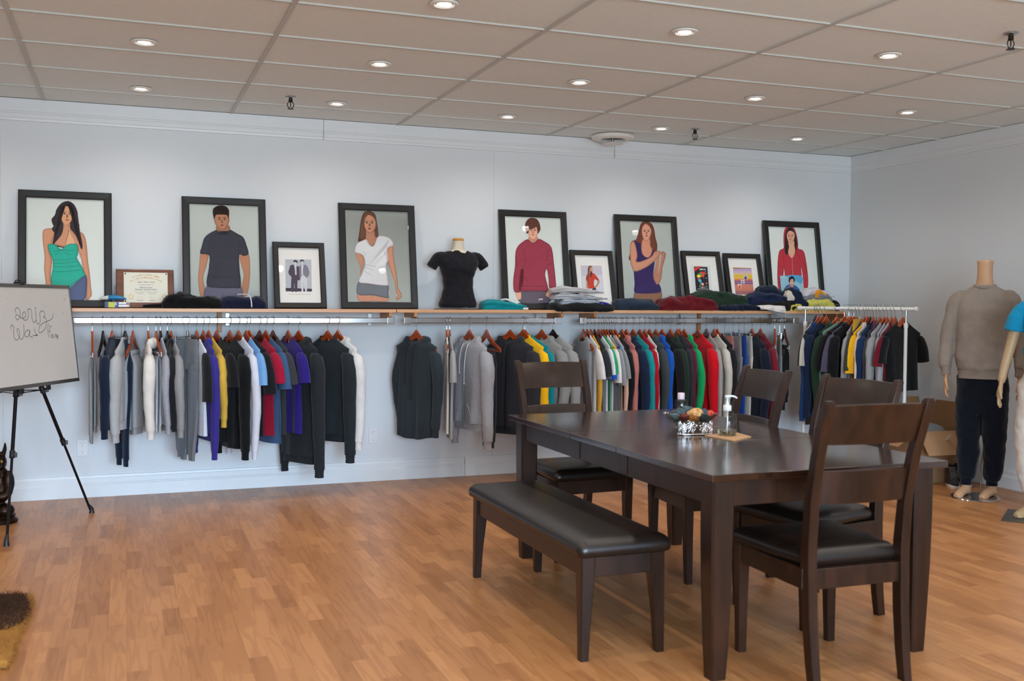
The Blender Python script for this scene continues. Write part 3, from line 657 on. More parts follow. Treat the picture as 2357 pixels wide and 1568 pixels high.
# booklet standing before the red hoodie poster
T = frame_mat((onY(1796, 635, -.12).x, -.165, ZS+.0), (1, 0, 0), (0, .05, .3))
a = T.inverted() @ on_plane(1795, 635, T.translation, Vector(T.col[2][:3])); b = T.inverted() @ on_plane(1845, 636, T.translation, Vector(T.col[2][:3]))
root = empty('record_sleeve'); root.matrix_world = T; tag(root, 'square blue record sleeve with a smiling person in a blue sweater, before the hoodie poster', 'record sleeve')
MB().box((a.x, 0, 0), (b.x, a.y, .004)).build('card', plain('card_edge', 'c9d4da', .6), root, smooth=0)
p = Print(T, 14.256, 1770, 630, .0045)
y0 = 0; h = a.y
p.rect(a.x, 0, b.x, h, '8fb9c8'); p.poly([(560,66),(1060,72),(1070,330),(800,200)], '4f9fc6', True); 
p.rect(a.x, 0, b.x, h*.35, 'a9c4be')
p.poly([(690,345),(600,385),(530,450),(490,560),(470,760),(1040,760),(1030,560),(960,470),(880,400),(800,355)], '2b558f')
p.poly([(690,340),(800,350),(800,430),(740,440),(695,400)], 'c08a6a'); p.poly([(685,200),(800,180),(812,260),(790,330),(745,365),(700,330),(682,260)], 'd09a7c')
p.poly([(745,84),(670,120),(642,200),(650,280),(680,300),(690,220),(740,175),(800,190),(815,300),(845,240),(840,170),(800,105)], '1f1a2c')
p.line([(715,285),(745,305),(775,285)], .0035, 'f2e6e0'); p.ell(720,240,9,5,'221818'); p.ell(772,238,9,5,'221818'); p.build(root)
tm = MB(); q = Vector(p.loc(485, 130)); text_mesh(tm, 'JERICO', .014, Matrix.Translation((q.x, q.y, p.z+.0003)), plain('pale_ink', 'd8e6ea', .7), depth=.0001)
q = Vector(p.loc(640, 450)); text_mesh(tm, 'Jerico', .024, Matrix.Translation((q.x, q.y, p.z+.0003)) @ Matrix.Rotation(.45, 4, 'Z'), plain('pink_ink', 'd8a08c', .7), depth=.0001); tm.build('lettering', None, root)
# wooden plaque
hgt = .268; T = frame_mat((-.053, -.10, ZS+.001), (1, 0, 0), (0, .045, hgt))
root = empty('award_plaque'); root.matrix_world = T; tag(root, 'brown wooden plaque with a cream winter games licence certificate', 'plaque')
MB().box((0, 0, 0), (.376, hgt, .018), bev=.006).build('board', wood_mat('walnut', '5c3018', '7a4628', .35, .4, (2, 12, 8)), root)
cr = MB(); cr.box((.05, .035, .018), (.335, .245, .0195)); cr.build('certificate', plain('cream_card', 'dcd8c6', .5, noise=.01), root, smooth=0)
pn = MB()
for x, y in ((.06, .236), (.326, .236), (.06, .044), (.326, .044)): pn.ell((x, y, .0205), (.0052, .0052, .003), n=10)
pn.build('pins', plain('dark_pin', '2a2024', .3, .5), root)
tm = MB(); gold = plain('gold_ink', 'c9a05c', .5); ink = plain('dark_ink', '4a4650', .7); bl = plain('blue_ink', '3a4f78', .7)
def arc(txt, size, R, cy, span):
    n = len(txt)
    for i, ch in enumerate(txt):
        if ch == ' ': continue
        a = (i/(n-1)-.5)*span
        text_mesh(tm, ch, size, Matrix.Translation((.193+R*math.sin(a), cy+R*math.cos(a)-R, .0198)) @ Matrix.Rotation(-a, 4, 'Z'), gold, depth=.0001, bold=.0002)
arc('XV OLYMPIC WINTER GAMES', .0145, .22, .229, .80); arc("XVes JEUX OLYMPIQUES D'HIVER", .0145, .20, .209, 1.06)
for t, s, y, m_ in (('Calgary   Alberta   Canada', .0105, .178, ink), ('USA SPORTSWEAR LTD.', .009, .158, plain('grey_ink', '9a968c', .7)), ('Official Licensee', .0125, .139, bl), ('Détenteur de permis officiel', .0125, .126, bl)):
    text_mesh(tm, t, s, Matrix.Translation((.193, y, .0198)), m_, depth=.0001, bold=.00015)
g2 = plain('grey_ink', '9a968c', .7)
for cx in (.153, .232):
    for i, wd in enumerate((.078, .07, .056, .05, .03)): 
        x = cx-wd/2
        while x < cx+wd/2: tm.box((x, .111-i*.0052, .0196), (x+.006, .1125-i*.0052, .0197), g2); x += .008
    for i, wd in enumerate((.048, .036)): tm.box((cx-wd/2, .052-i*.006, .0196), (cx+wd/2, .0536-i*.006, .0197), ink)
    tm.tube([(cx-.018, .068, .0197), (cx-.008, .078, .0197), (cx-.004, .066, .0197), (cx+.006, .073, .0197), (cx+.012, .067, .0197), (cx+.022, .074, .0197)], .0004, ink, n=5, smooth=5)
for cx, cy, r_ in ((.095, .075, .026), (.312, .078, .02)):
    for k in range(5): tm.ell((cx+r_*.6*math.cos(k*1.256+1.57), cy+r_*.6*math.sin(k*1.256+1.57), .0196), (r_*.3, r_*.3, .0003), plain('pale_gold', 'd8c492', .6), n=10)
tm.build('lettering', None, root, smooth=0)
# ------------------------------------------------------------------ hangers and garments
def hz(u, S=.215, dz=.148):   # top line of a hanger / shoulder seam
    t = min(1.15, abs(u)/S); t2 = math.sqrt(t*t+.0016)-.04*(1-min(1, t))*.0
    return -dz*(max(0, t2-.035))**.62
M_clip = plain('clip_steel', '8e8e90', .35, .9, noise=.05)
def hanger(kind, loc, phi, label, hook_over=.062, bar=False):
    root = empty('clothes_hanger', loc, phi)
    tag(root, label, 'hanger', 'clothes hangers on the rails')
    wood = {'wood': M_hang, 'dark': M_hangd, 'black': M_blk, 'plastic': M_blk}.get(kind, M_hang)
    S = .215 if bar else .198
    hk = MB(); h = hook_over
    hk.tube([(0, 0, -.012), (0, 0, h*.35), (.006, 0, h*.6), (.022, 0, h*.8), (.024, 0, h*1.15), (.008, 0, h*1.42), (-.012, 0, h*1.38), (-.022, 0, h*1.18)], .0019, n=6, smooth=4)
    hk.build('hook', M_white if kind == 'whitehook' else M_steel, root)
    if kind in ('wood', 'dark', 'black', 'plastic'):
        mb = MB(); n = 15; th = .0065; rings = []
        for i in range(2*n+1):
            u = S*(i-n)/n; t = abs(u)/S
            zt = hz(u); zb = zt-(.030+.028*(1-t)**2)
            if t < .06: zt -= .002
            w = th*(.6 if t > .97 else 1); v0 = 0
            c = .25*w
            rings.append([(u, v0-w, zb+c), (u, v0-w, zt-c), (u, v0-w+c, zt), (u, v0+w-c, zt), (u, v0+w, zt-c), (u, v0+w, zb+c), (u, v0+w-c, zb), (u, v0-w+c, zb)])
        mb.loft(rings, cap0=True, cap1=True); mb.build('shoulders', wood, root, smooth=50)
        if kind in ('wood', 'dark') and bar:
            MB().tube([(-S*.9, -.010, hz(S)-.022), (S*.9, -.010, hz(S)-.022)], .0048, n=8).build('trouser_bar', wood, root)
    elif kind == 'clamp':
        MB().box((-.075, -.012, -.115), (.075, .012, -.088), bev=.003).build('clamp_bar', M_hang, root)
        MB().tube([(-.03, 0, -.09), (-.018, .004, -.03), (0, 0, -.008), (.018, .004, -.03), (.03, 0, -.09)], .0022, n=6).box((-.008, -.008, -.05), (.008, .008, -.01), bev=.002).build('spring_clip', M_steel, root)
    else:   # metal or black clip hanger
        MB().tube([(0, 0, -.01), (0, 0, -.05), (.0, 0, -.052)], .0025, n=6).tube([(-.155, 0, -.052), (.155, 0, -.052)], .0032, n=8).build('bar', M_blk if kind == 'blackclip' else M_steel, root)
        for s in (-1, 1):
            MB().box((s*.12-.009, -.008, -.092), (s*.12+.009, .008, -.042), bev=.003).build('clip', M_blk if kind == 'blackclip' else M_clip, root)
    return root
def torso(mb, L, sw, nw, T, rd, fr, open_neck=.03, flare=0, body_w=None, curve=0, boxy=0):
    """hollow hanging body; fr=-1 when the front faces local -v"""
    bw = body_w or sw*.97
    n = 44; rings = []
    ph = [rd.uniform(0, 6.28) for _ in range(6)]; k1, k2 = rd.uniform(2.2, 3.6), rd.uniform(5, 8)
    zn = hz(nw)+.006
    lev = []
    for i in range(9):
        a = i/8; w = nw+(sw-nw)*a; lev.append((hz(w)+.012-.006*a, w, max(.0105, T*(.35+.5*a)), 1-a))
    zt = lev[-1][0]
    m = 20
    for i in range(1, m+1):
        a = i/m; z = zt-(L+zt)*a
        w = sw+(bw-sw)*min(1, a*4)+flare*a-.006*math.sin(a*PI)
        lev.append((z, w, T*(.85+.35*a), 0))
    for z, w, t, nk in lev:
        ring = []
        d = (zt-z)/max(.01, L)
        for j in range(n):
            a = 2*PI*j/n; c, s = math.cos(a), math.sin(a)
            u = w*math.copysign(abs(c)**.8, c); v = t*math.copysign(abs(s)**.7, s)
            dd = max(0, min(1, d*1.6))
            fold = ((.62-abs(math.sin(u*k1*4.6+ph[0]+.5*d)))*1.0+(.6-abs(math.sin(u*k2*4.6+ph[1]+d*1.2)))*.45)*t*.75*dd
            both = math.sin(u*7+ph[2]+d*1.2)*T*.35*dd
            v2 = v+fold*(1 if s*fr > 0 else -.6)+both
            zz = z
            if nk > 0 and s*fr > .05: zz -= open_neck*nk**2*(1-(min(1, abs(u)/nw))**2)**.5 if abs(u) < nw else 0
            if nk > 0 and s*fr <= .05 and abs(u) < nw: zz -= .004*nk
            if curve and d > .5: zz += curve*(abs(u)/w)**2*((d-.5)*2)**2
            ring.append((u, v2, zz))
        rings.append(ring)
    mb.loft(rings)
    return zn
def sleeve_long(side, sw, L, T, rd, r=.052):
    mb = MB(); cu = MB()
    if side < 0 and WALL[0]: sw -= .045; r *= .8
    z0 = hz(sw); o = rd.uniform(-.01, .012); f = rd.uniform(-.012, .012); sp = rd.uniform(.0, .022)
    zc = -L+.062
    pts = [(sw-.065, 0, z0-.052), (sw-.038, 0, z0-.044), (sw-.006, f*.2, z0-.066), (sw+.012+sp*.5, f*.5, z0-.15)]
    rr = [T*.5, .036, r*.92, r*.98]
    m = 8
    for i in range(1, m+1):
        a = i/m; z = (z0-.15)+(zc-(z0-.15))*a
        pts.append((sw+.016+sp*.5+sp*math.sin(a*PI*.8)-.012*a+o*math.sin(a*5), f*(1-a)+f*math.sin(a*4+o*90)*.8, z)); rr.append(r*(.98-.30*a)+.002*math.sin(i*2.1+f*300))
    P = [(side*p[0], p[1], p[2]) for p in pts]
    flat = min(1.0, max(.42, (T*1.25+.008)/r))
    mb.tube(P, rr, n=16, cap=False, flat=flat, up=(0, 1, 0))
    e = P[-1]
    cu.tube([(e[0], e[1], e[2]+.004), (e[0], e[1], e[2]-.004), (e[0]-side*.001, e[1], e[2]-.03), (e[0]-side*.002, e[1], e[2]-.058)], [rr[-1]*.98, rr[-1]*.86, rr[-1]*.80, rr[-1]*.84], n=16, cap=False, flat=flat, up=(0, 1, 0))
    return mb, cu
def sleeve_short(side, sw, drop, T, rd, wide=.062):
    if side < 0 and WALL[0]: sw -= .055; wide *= .8
    mb = MB(); z0 = hz(sw); f = rd.uniform(-.01, .01)
    pts = [(sw-.065, 0, z0-.05), (sw-.036, 0, z0-.044), (sw-.002, 0, z0-.066), (sw+.034, f*.5, z0-.075-drop*.45), (sw+.046, f, z0-.075-drop)]
    rr = [T*.5, .036, wide*.84, wide*.95, wide]
    P = catmull([(side*p[0], p[1], p[2]) for p in pts], 3)
    R2 = []
    for i in range(4):
        for k in range(3): R2.append(rr[i]+(rr[i+1]-rr[i])*k/3)
    R2.append(rr[-1])
    mb.tube(P, R2, n=18, cap=False, flat=min(.9, max(.4, (T*1.3+.008)/wide)), up=(0, 1, 0))
    e = P[-1]; d = (P[-1]-P[-2]).normalized()
    return mb
def neck_ring(nw, T, r, fr, dip, mat, root, name='collar'):
    mb = MB(); pts = []
    for k in range(28):
        a = 2*PI*k/28; u = nw*math.cos(a)*1.0; v = T*.42*math.sin(a)
        z = hz(nw)+.010-(dip*(1-math.cos(a)**2)**.5 if math.sin(a)*fr > 0 else -.002)
        pts.append(Vector((u, v, z)))
    n = 8; rings = []
    for i, p in enumerate(pts):
        t = (pts[(i+1) % 28]-pts[i-1]).normalized(); out = Vector((p.x/nw, p.y/(T*.42+1e-6)*.4, 0)).normalized(); upv = t.cross(out).normalized()
        rings.append([p+out*math.cos(2*PI*j/n)*r*.6+upv*math.sin(2*PI*j/n)*r for j in range(n)])
    rings.append(rings[0]); mb.loft(rings); return mb.build(name, mat, root, smooth=60)
def hood(nw, T, fr, rd, mat, root):
    mb = MB(); rings = []; n = 12; m = 26
    for i in range(m+1):
        a = math.radians(-128+256*i/m)      # 0 = back
        back = math.cos(a)
        u = (nw+.026)*math.sin(a)*1.02; v = -fr*(T*.75+.012)*back
        if back < 0: v = -fr*(T*.6+.006)*back
        rz = .027+.010*max(0, back); rr = .019+.010*max(0, back)+T*.15
        z = hz(nw)-.016-.010*max(0,back)-.006*abs(math.sin(a))-.02*max(0, -back)*1.6
        c = Vector((u, v, z)); out = Vector((math.sin(a), -fr*math.cos(a)*.6, 0)).normalized()
        if i in (0, m): rz *= .35; rr *= .4
        w = 1+.12*math.sin(i*1.7+nw*90)
        rings.append([c+out*math.cos(2*PI*j/n)*rr*w+Vector((0, 0, 1))*(math.sin(2*PI*j/n)*rz*w+.006) for j in range(n)])
    mb.loft(rings, cap0=True, cap1=True); mb.build('hood', mat, root, smooth=70)
M_tag = plain('garment_tag', 'dedcd8', .7, noise=.02)
GSEED = [11]; WALL = [1]
def garment(kind, col, loc, phi, Lh, Lc, T, fr, heather=0, opts=None):
    """loc: the neck of the hanger. Lh: hem depth, Lc: cuff depth below it"""
    o = dict(opts or {}); GSEED[0] += 1; rd = random.Random(GSEED[0])
    mat = cloth(col, heather); m2 = cloth(o['col2'], o.get('h2', 0)) if 'col2' in o else mat
    rib = cloth(o.get('rib', col), heather) if o.get('rib') else mat
    names = {'hoodie': 'hoodie', 'sweat': 'sweatshirt', 'ls': 'long_sleeve_shirt', 'tee': 't_shirt', 'raglan': 't_shirt', 'tank': 'tank_top', 'jacket': 'jacket', 'bar': 'sweatpants', 'clip': 'sweatpants', 'shorts': 'shorts'}
    root = empty(o.get('name', names[kind]), loc, phi)
    sw = o.get('sw', .212); nw = o.get('nw', .072)
    if kind in ('hoodie', 'sweat', 'ls', 'tee', 'raglan', 'tank', 'jacket'):
        if kind == 'tank': sw = .15
        Lb = Lh-.055 if kind in ('hoodie', 'sweat', 'jacket') and not o.get('curve') else Lh
        dip = o.get('dip', {'tank': .10, 'tee': .045, 'raglan': .045, 'ls': .04}.get(kind, .035))
        mb = MB(); torso(mb, Lb, sw, nw, T, rd, fr, dip, o.get('flare', .0), o.get('bw', .185 if kind != 'tank' else .175), o.get('curve', 0))
        mb.build('body', m2 if kind == 'raglan' else mat, root, smooth=80)
        if kind in ('hoodie', 'sweat', 'jacket') and not o.get('curve'):
            hb = MB(); bw = o.get('bw', .185)+o.get('flare', 0); rs = []
            for z, k in ((-Lb+.004, .99), (-Lb-.006, .93), (-Lb-.03, .91), (-Lb-.055, .93)):
                rs.append([(bw*k*math.copysign(abs(math.cos(a))**.8, math.cos(a)), T*1.05*math.copysign(abs(math.sin(a))**.7, math.sin(a))+math.sin(math.cos(a)*bw*7+1)*T*.3, z) for a in [2*PI*j/40 for j in range(40)]])
            hb.loft(rs); hb.build('hem_band', rib, root, smooth=80)
        if kind != 'tank':
            for s in (1, -1):
                if kind in ('hoodie', 'sweat', 'ls', 'jacket'):
                    sl, cu = sleeve_long(s, sw, Lc, T, rd, o.get('sr', .053)); so = sl.build('sleeve', mat, root, smooth=80); cu.build('cuff', rib, so, smooth=80)
                else:
                    so = sleeve_short(s, sw, Lc if Lc < .3 else .17, T, rd).build('sleeve', mat, root, smooth=80)
                    if 'trim' in o:
                        z = hz(sw)-.075-(Lc if Lc < .3 else .17)
                        MB().tube([(s*(sw+.044), 0, z+.03), (s*(sw+.048), 0, z-.004)], [.063, .065], n=16, cap=False, flat=min(.92, max(.42, (T*1.35+.009)/.062)), up=(0, 1, 0)).build('sleeve_trim', cloth(o['trim']), so, smooth=60)
        if 'yoke' in o:
            yk = MB(); rs = []
            for i in range(8):
                a = i/7; w = nw+(sw+.012-nw)*a; rs.append([(w*math.cos(b), T*(.5+.75*a)*math.copysign(abs(math.sin(b))**.8, math.sin(b)), hz(w)+.010-.02*max(0, a-.8)) for b in [2*PI*j/36 for j in range(36)]])
            rs.append([((sw+.02)*math.cos(b), T*1.3*math.copysign(abs(math.sin(b))**.8, math.sin(b)), hz(sw)-.06) for b in [2*PI*j/36 for j in range(36)]])
            yk.loft(rs); yk.build('yoke', cloth(o['yoke']), root, smooth=80)
        if kind in ('hoodie', 'jacket'): hood(nw, T, fr, rd, mat, root)
        elif kind != 'tank': neck_ring(nw, T, .009 if kind == 'sweat' else .006, fr, dip, cloth(o['collar']) if 'collar' in o else rib, root)
        y = fr*(T*.9+.006)
        if 'string' in o:
            for s, l in ((1, o.get('sl', .22)), (-1, o.get('sl', .22)*.7)):
                MB().tube([(s*.034, fr*(T*.7), hz(nw)-.04), (s*.032, fr*(T*1.3+.004), hz(nw)-.08), (s*.031, fr*(T*1.75+.006), hz(nw)-.08-l*.5), (s*.03, fr*(T*1.8+.006), hz(nw)-.08-l)], .0028, n=6, smooth=3).ell((s*.03, fr*(T*1.8+.006), hz(nw)-.083-l), (.005, .005, .007), n=8).build('drawstring', cloth(o['string']), root)
        if o.get('zip'):
            MB().tube([(0, fr*T*.8, hz(nw)-.05), (0, fr*(T*1.35), hz(nw)-.12), (0, fr*(T*1.55), -Lh*.6), (0, fr*(T*1.5), -Lh+.02)], .0038, n=6).build('zip', plain('zip_metal', '55565a' if o['zip'] == 1 else '1a1a1c', .4, .5), root)
        if o.get('tag'): MB().box((-.010, -fr*T*.34-.001, hz(nw)-.030), (.010, -fr*T*.34+.001, hz(nw)-.004)).build('neck_label', M_tag, root)
        if o.get('chest'): MB().box((.05, fr*(T*1.22), -.205), (.10, fr*(T*1.22)+.002*fr, -.18), T=Matrix.Identity(4)).build('chest_label', M_tag, root)
        if o.get('pocket'):
            for s in (1, -1):
                MB().tube([(s*.05, fr*(T*1.5), -Lh+.20), (s*.085, fr*(T*1.42), -Lh+.12), (s*.10, fr*(T*1.35), -Lh+.075)], .003, n=6, smooth=3).build('pocket_edge', mat, root)
    elif kind == 'bar':
        zb = hz(.215)-.016; w = o.get('w', .095); uc = o.get('uc', .02); L2 = Lc or Lh*.9
        for s, L, dv in ((1, Lh, -1), (-1, L2, 1)):
            mb = MB(); rs = []; n = 24; ph = rd.uniform(0, 6)
            for i in range(18):
                a = i/17; z = zb-(L+zb)*a if i else zb+.004
                vc = dv*(.003+T*.75*min(1, a*7)); tt = T*(.30+.5*min(1, a*5))*(1 if i else .4); ww = w*(1-.12*a)*(1+.04*math.sin(a*7+ph))
                rs.append([(uc+s*.006+ww*math.cos(b), vc+tt*math.copysign(abs(math.sin(b))**.7, math.sin(b))+math.sin(math.cos(b)*4+a*3+ph)*T*.25*a, z) for b in [2*PI*j/n for j in range(n)]])
            mb.loft(rs, cap0=True); lo = mb.build('leg', mat, root, smooth=80)
            e = rs[-1]; MB().loft([[(uc+(p[0]-uc)*k, p[1]*k, -L+dz) for p in e] for k, dz in ((.99, .003), (.88, -.008), (.86, -.05))]).build('cuff', rib, lo, smooth=80)
        MB().tube([(uc-w*.96, 0, zb+.004), (uc+w*.96, 0, zb+.004)], T*.55, n=10).build('fold', mat, root)
    else:
        w = o.get('w', .17); z0 = o.get('z0', -.066); short = kind == 'shorts'
        wb = MB(); rs = []
        for z, k in ((z0, .96), (z0-.006, 1.0), (z0-.02, .98), (z0-.04, 1.0)): rs.append([(w*k*math.cos(b), T*.8*k*math.sin(b), z) for b in [2*PI*j/36 for j in range(36)]])
        wb.loft(rs); wb.build('waistband', rib, root, smooth=60)
        hp = MB(); rs = []
        for i in range(7):
            a = i/6; rs.append([(w*(1.0+.12*a)*math.copysign(abs(math.cos(b))**.9, math.cos(b)), T*(.85+.35*a)*math.sin(b)*(1+.12*math.sin(9*math.cos(b)+a)), z0-.036-.17*a) for b in [2*PI*j/36 for j in range(36)]])
        hp.loft(rs); hp.build('hips', mat, root, smooth=70)
        for s in (1, -1):
            mb = MB(); n = 20; rs = []; w0 = w*.56; ph = rd.uniform(0, 6)
            for i in range(14):
                a = i/13; z = z0-.17-(Lh+z0-.17-(.0 if short else .055))*a
                ww = w0*(1-(.0 if short else .38)*a); uc = s*(w*.56*(1-.25*a))+.006*math.sin(a*6+ph)
                rs.append([(uc+ww*math.cos(b), T*1.15*(1-.25*a)*math.copysign(abs(math.sin(b))**.8, math.sin(b))+math.sin(math.cos(b)*3+ph+a*4)*T*.3, z) for b in [2*PI*j/n for j in range(n)]])
            mb.loft(rs); lo = mb.build('leg', mat, root, smooth=80)
            if not short:
                e = rs[-1]; uc = sum(p[0] for p in e)/len(e)
                MB().loft([[(uc+(p[0]-uc)*k, p[1]*k, p[2]+dz) for p in e] for k, dz in ((.99, .003), (.80, -.008), (.76, -.05))]).build('cuff', rib, lo, smooth=80)
        if 'string' in o:
            for s in (1, -1): MB().tube([(s*.015, fr*T*.8, z0-.02), (s*.02, fr*(T*1.2), z0-.06), (s*.03, fr*T*1.3, z0-.16)], .003, n=6, smooth=3).build('drawstring', cloth(o['string']), root)
    return root
def solve_phi(h, tip_px, nom, r=.215, dz=.15, rng=80):
    best = None
    for k in range(-rng, rng+1):
        ph = nom+math.radians(k); x, y = pj((h.x+r*math.cos(ph), h.y+r*math.sin(ph), h.z-dz)); e = abs(x-tip_px)+abs(k)*.03
        if best is None or e < best[0]: best = (e, ph)
    return best[1]
# rows: hook px, near shoulder px, hanger, kind, colour, heather, hem px, cuff px (or sleeve drop), half thickness, name words, short name, options
LG = 'a3a4a6'; WH = 'd9d7d4'
A = [
 (212, 213, 'wood', 'bar', '9b9d9f', .5, 1003, 0, .014, 'grey marl sweatpants folded over a hanger bar', 'first grey sweatpants', dict(w=.11)),
 (237, 226, 'black', 'bar', 'bdbfc2', .3, 905, 0, .012, 'pale grey sweatpants on a black hanger', 'pale grey sweatpants', dict(w=.10)),
 (258, 240, 'wood', 'sweat', '131f33', 0, 985, 1012, .024, 'navy sweatshirt with wide sleeve', 'navy sweatshirt', dict(sr=.06)),
 (279, 312, 'clip', 'clip', '132238', 0, 1076, 0, .016, 'navy joggers on a metal clip hanger', 'navy joggers', dict(w=.13)),
 (288, 266, 'black', 'sweat', 'a8a9aa', .5, 985, 1020, .026, 'light grey marl sweatshirt on a black hanger', 'light grey marl sweatshirt', dict(sr=.056)),
 (306, 292, 'wood', 'bar', '999b9d', .5, 972, 990, .034, 'folded light grey marl sweatpants', 'folded grey marl sweatpants', dict(w=.13, uc=-.01)),
 (341, 344, 'wood', 'hoodie', 'd6d0c8', 0, 962, 1012, .026, 'cream white hoodie', 'cream hoodie', dict(sr=.048)),
 (359, 371, 'wood', 'bar', 'c9ccd0', .15, 975, 985, .015, 'pale white sweatpants folded over a wooden hanger', 'pale white sweatpants', dict(w=.11)),
 (369, 383, 'black', 'sweat', '9b9ba3', .6, 975, 1000, .015, 'fine grey marl sweater', 'fine grey sweater', dict(sr=.05)),
 (385, 398, 'black', 'jacket', '1b1c20', 0, 985, 995, .015, 'shiny black hooded jacket', 'shiny black jacket', dict(sr=.045)),
 (393, 412, 'wood', 'sweat', '8f8e8e', .6, 975, 1008, .020, 'mid grey marl sweatshirt', 'mid grey sweatshirt', dict(sr=.055)),
 (424, 388, 'clip', 'clip', '62676d', .3, 1052, 0, .016, 'slate grey joggers on a metal clip hanger', 'slate grey joggers', dict(w=.14)),
 (432, 474, 'clamp', 'clip', '75777a', .5, 1063, 0, .022, 'grey marl joggers in a wooden clamp hanger', 'grey marl joggers', dict(w=.12)),
 (452, 474, 'wood', 'raglan', '17181b', 0, 1000, .26, .018, 'white baseball tee with black sleeves', 'white and black baseball tee', dict(col2='ced3dc', collar='17181b')),
 (467.6, 492, 'wood', 'hoodie', '352c80', 0, 1012, 1060, .021, 'purple hoodie', 'purple hoodie', dict(sr=.048)),
 (480, 510, 'wood', 'ls', 'c6a03e', 0, 960, 985, .018, 'mustard yellow long sleeved shirt', 'mustard shirt', dict(sr=.040)),
 (498.5, 531, 'wood', 'tee', '141416', 0, 1014, .17, .022, 'black short sleeved tee', 'black tee', {}),
 (529, 562, 'wood', 'ls', '0f1012', 0, 1030, 1060, .028, 'black long sleeved shirt with a white neck label', 'black long sleeved shirt', dict(tag=1, sr=.058)),
 (549, 583, 'wood', 'sweat', 'ccced8', 0, 1020, 1059, .02, 'white long sleeved sweatshirt', 'white sweatshirt', dict(sr=.042)),
 (566.5, 598, 'wood', 'tee', '6e9fd2', 0, 990, .16, .018, 'light blue tee', 'light blue tee', {}),
 (573.6, 611, 'wood', 'tee', '16171b', 0, 1000, .22, .022, 'black loose sleeved tee', 'loose black tee', {}),
 (597, 634, 'dark', 'tee', '9c1130', 0, 1000, .15, .022, 'bright crimson tee', 'crimson tee', {}),
 (611.6, 650, 'wood', 'tee', '3b5578', 0, 1018, .19, .022, 'slate blue tee', 'slate blue tee', {}),
 (628, 662, 'dark', 'tee', '35373a', 0, 997, .16, .022, 'dark grey tee', 'dark grey tee', {}),
 (663, 695, 'wood', 'tee', '2a1a72', 0, 995, .15, .026, 'indigo purple tee', 'indigo tee', dict(tag=1)),
 (687.5, 730, 'wood', 'hoodie', '22262a', 0, 1066, 1101, .036, 'charcoal hoodie with very long sleeves', 'charcoal hoodie', dict(sr=.056)),
 (754, 803, 'wood', 'sweat', '20262a', 0, 1015, 1067, .040, 'charcoal crew neck sweatshirt', 'charcoal crew sweatshirt', dict(tag=1, sr=.056)),
 (777.7, 822, 'wood', 'hoodie', 'd2d0ce', 0, 1002, 1036, .030, 'white hoodie, last on the left rail', 'white hoodie', dict(sr=.054)),
]
B = [
 (958.5, 1008, 'wood', 'hoodie', '2a3136', 0, 1012, 1010, .045, 'dark slate pullover hoodie with black strings and curved hem', 'dark slate hoodie', dict(string='101114', sl=.36, curve=.06, tag=1, sr=.046, bw=.165, sw=.20)),
 (1028, 1031, 'wood', 'tank', 'cfc8bf', 0, 995, 0, .012, 'cream sleeveless top', 'cream sleeveless top', {}),
 (1035, 1042, 'wood', 'tee', 'a09f9f', .4, 1007, .17, .014, 'grey marl tee seen edge on', 'grey marl tee', {}),
 (1080.6, 1120, 'wood', 'hoodie', 'a2a2a6', .7, 990, 1035, .036, 'light grey speckled zip hoodie with white strings', 'light grey zip hoodie', dict(string='dedcd8', sl=.26, zip=1, pocket=1, sr=.06)),
 (1120, 1152, 'wood', 'bar', '3a3c40', .6, 950, 1022, .016, 'charcoal marl sweatpants folded over a bar', 'charcoal marl sweatpants', dict(w=.12)),
 (1174.6, 1228, 'wood', 'hoodie', '2d2d31', .8, 1000, 1010, .034, 'dark charcoal speckled zip hoodie', 'dark charcoal zip hoodie', dict(string='151517', zip=2, tag=1, sr=.06)),
 (1203.6, 1252, 'wood', 'sweat', 'f0b416', 0, 985, 1000, .022, 'bright yellow sweatshirt', 'bright yellow sweatshirt', {}),
 (1208, 1264, 'wood', 'sweat', '0b828a', 0, 985, 1000, .014, 'teal sweatshirt', 'teal sweatshirt', {}),
 (1247, 1294, 'wood', 'hoodie', '8c8b89', .6, 985, 1000, .030, 'grey marl hoodie', 'grey marl hoodie', {}),
 (1273, 1318, 'plastic', 'sweat', '92918f', .6, 985, 1005, .030, 'grey marl sweatshirt on a black plastic hanger', 'grey sweatshirt', {}),
]
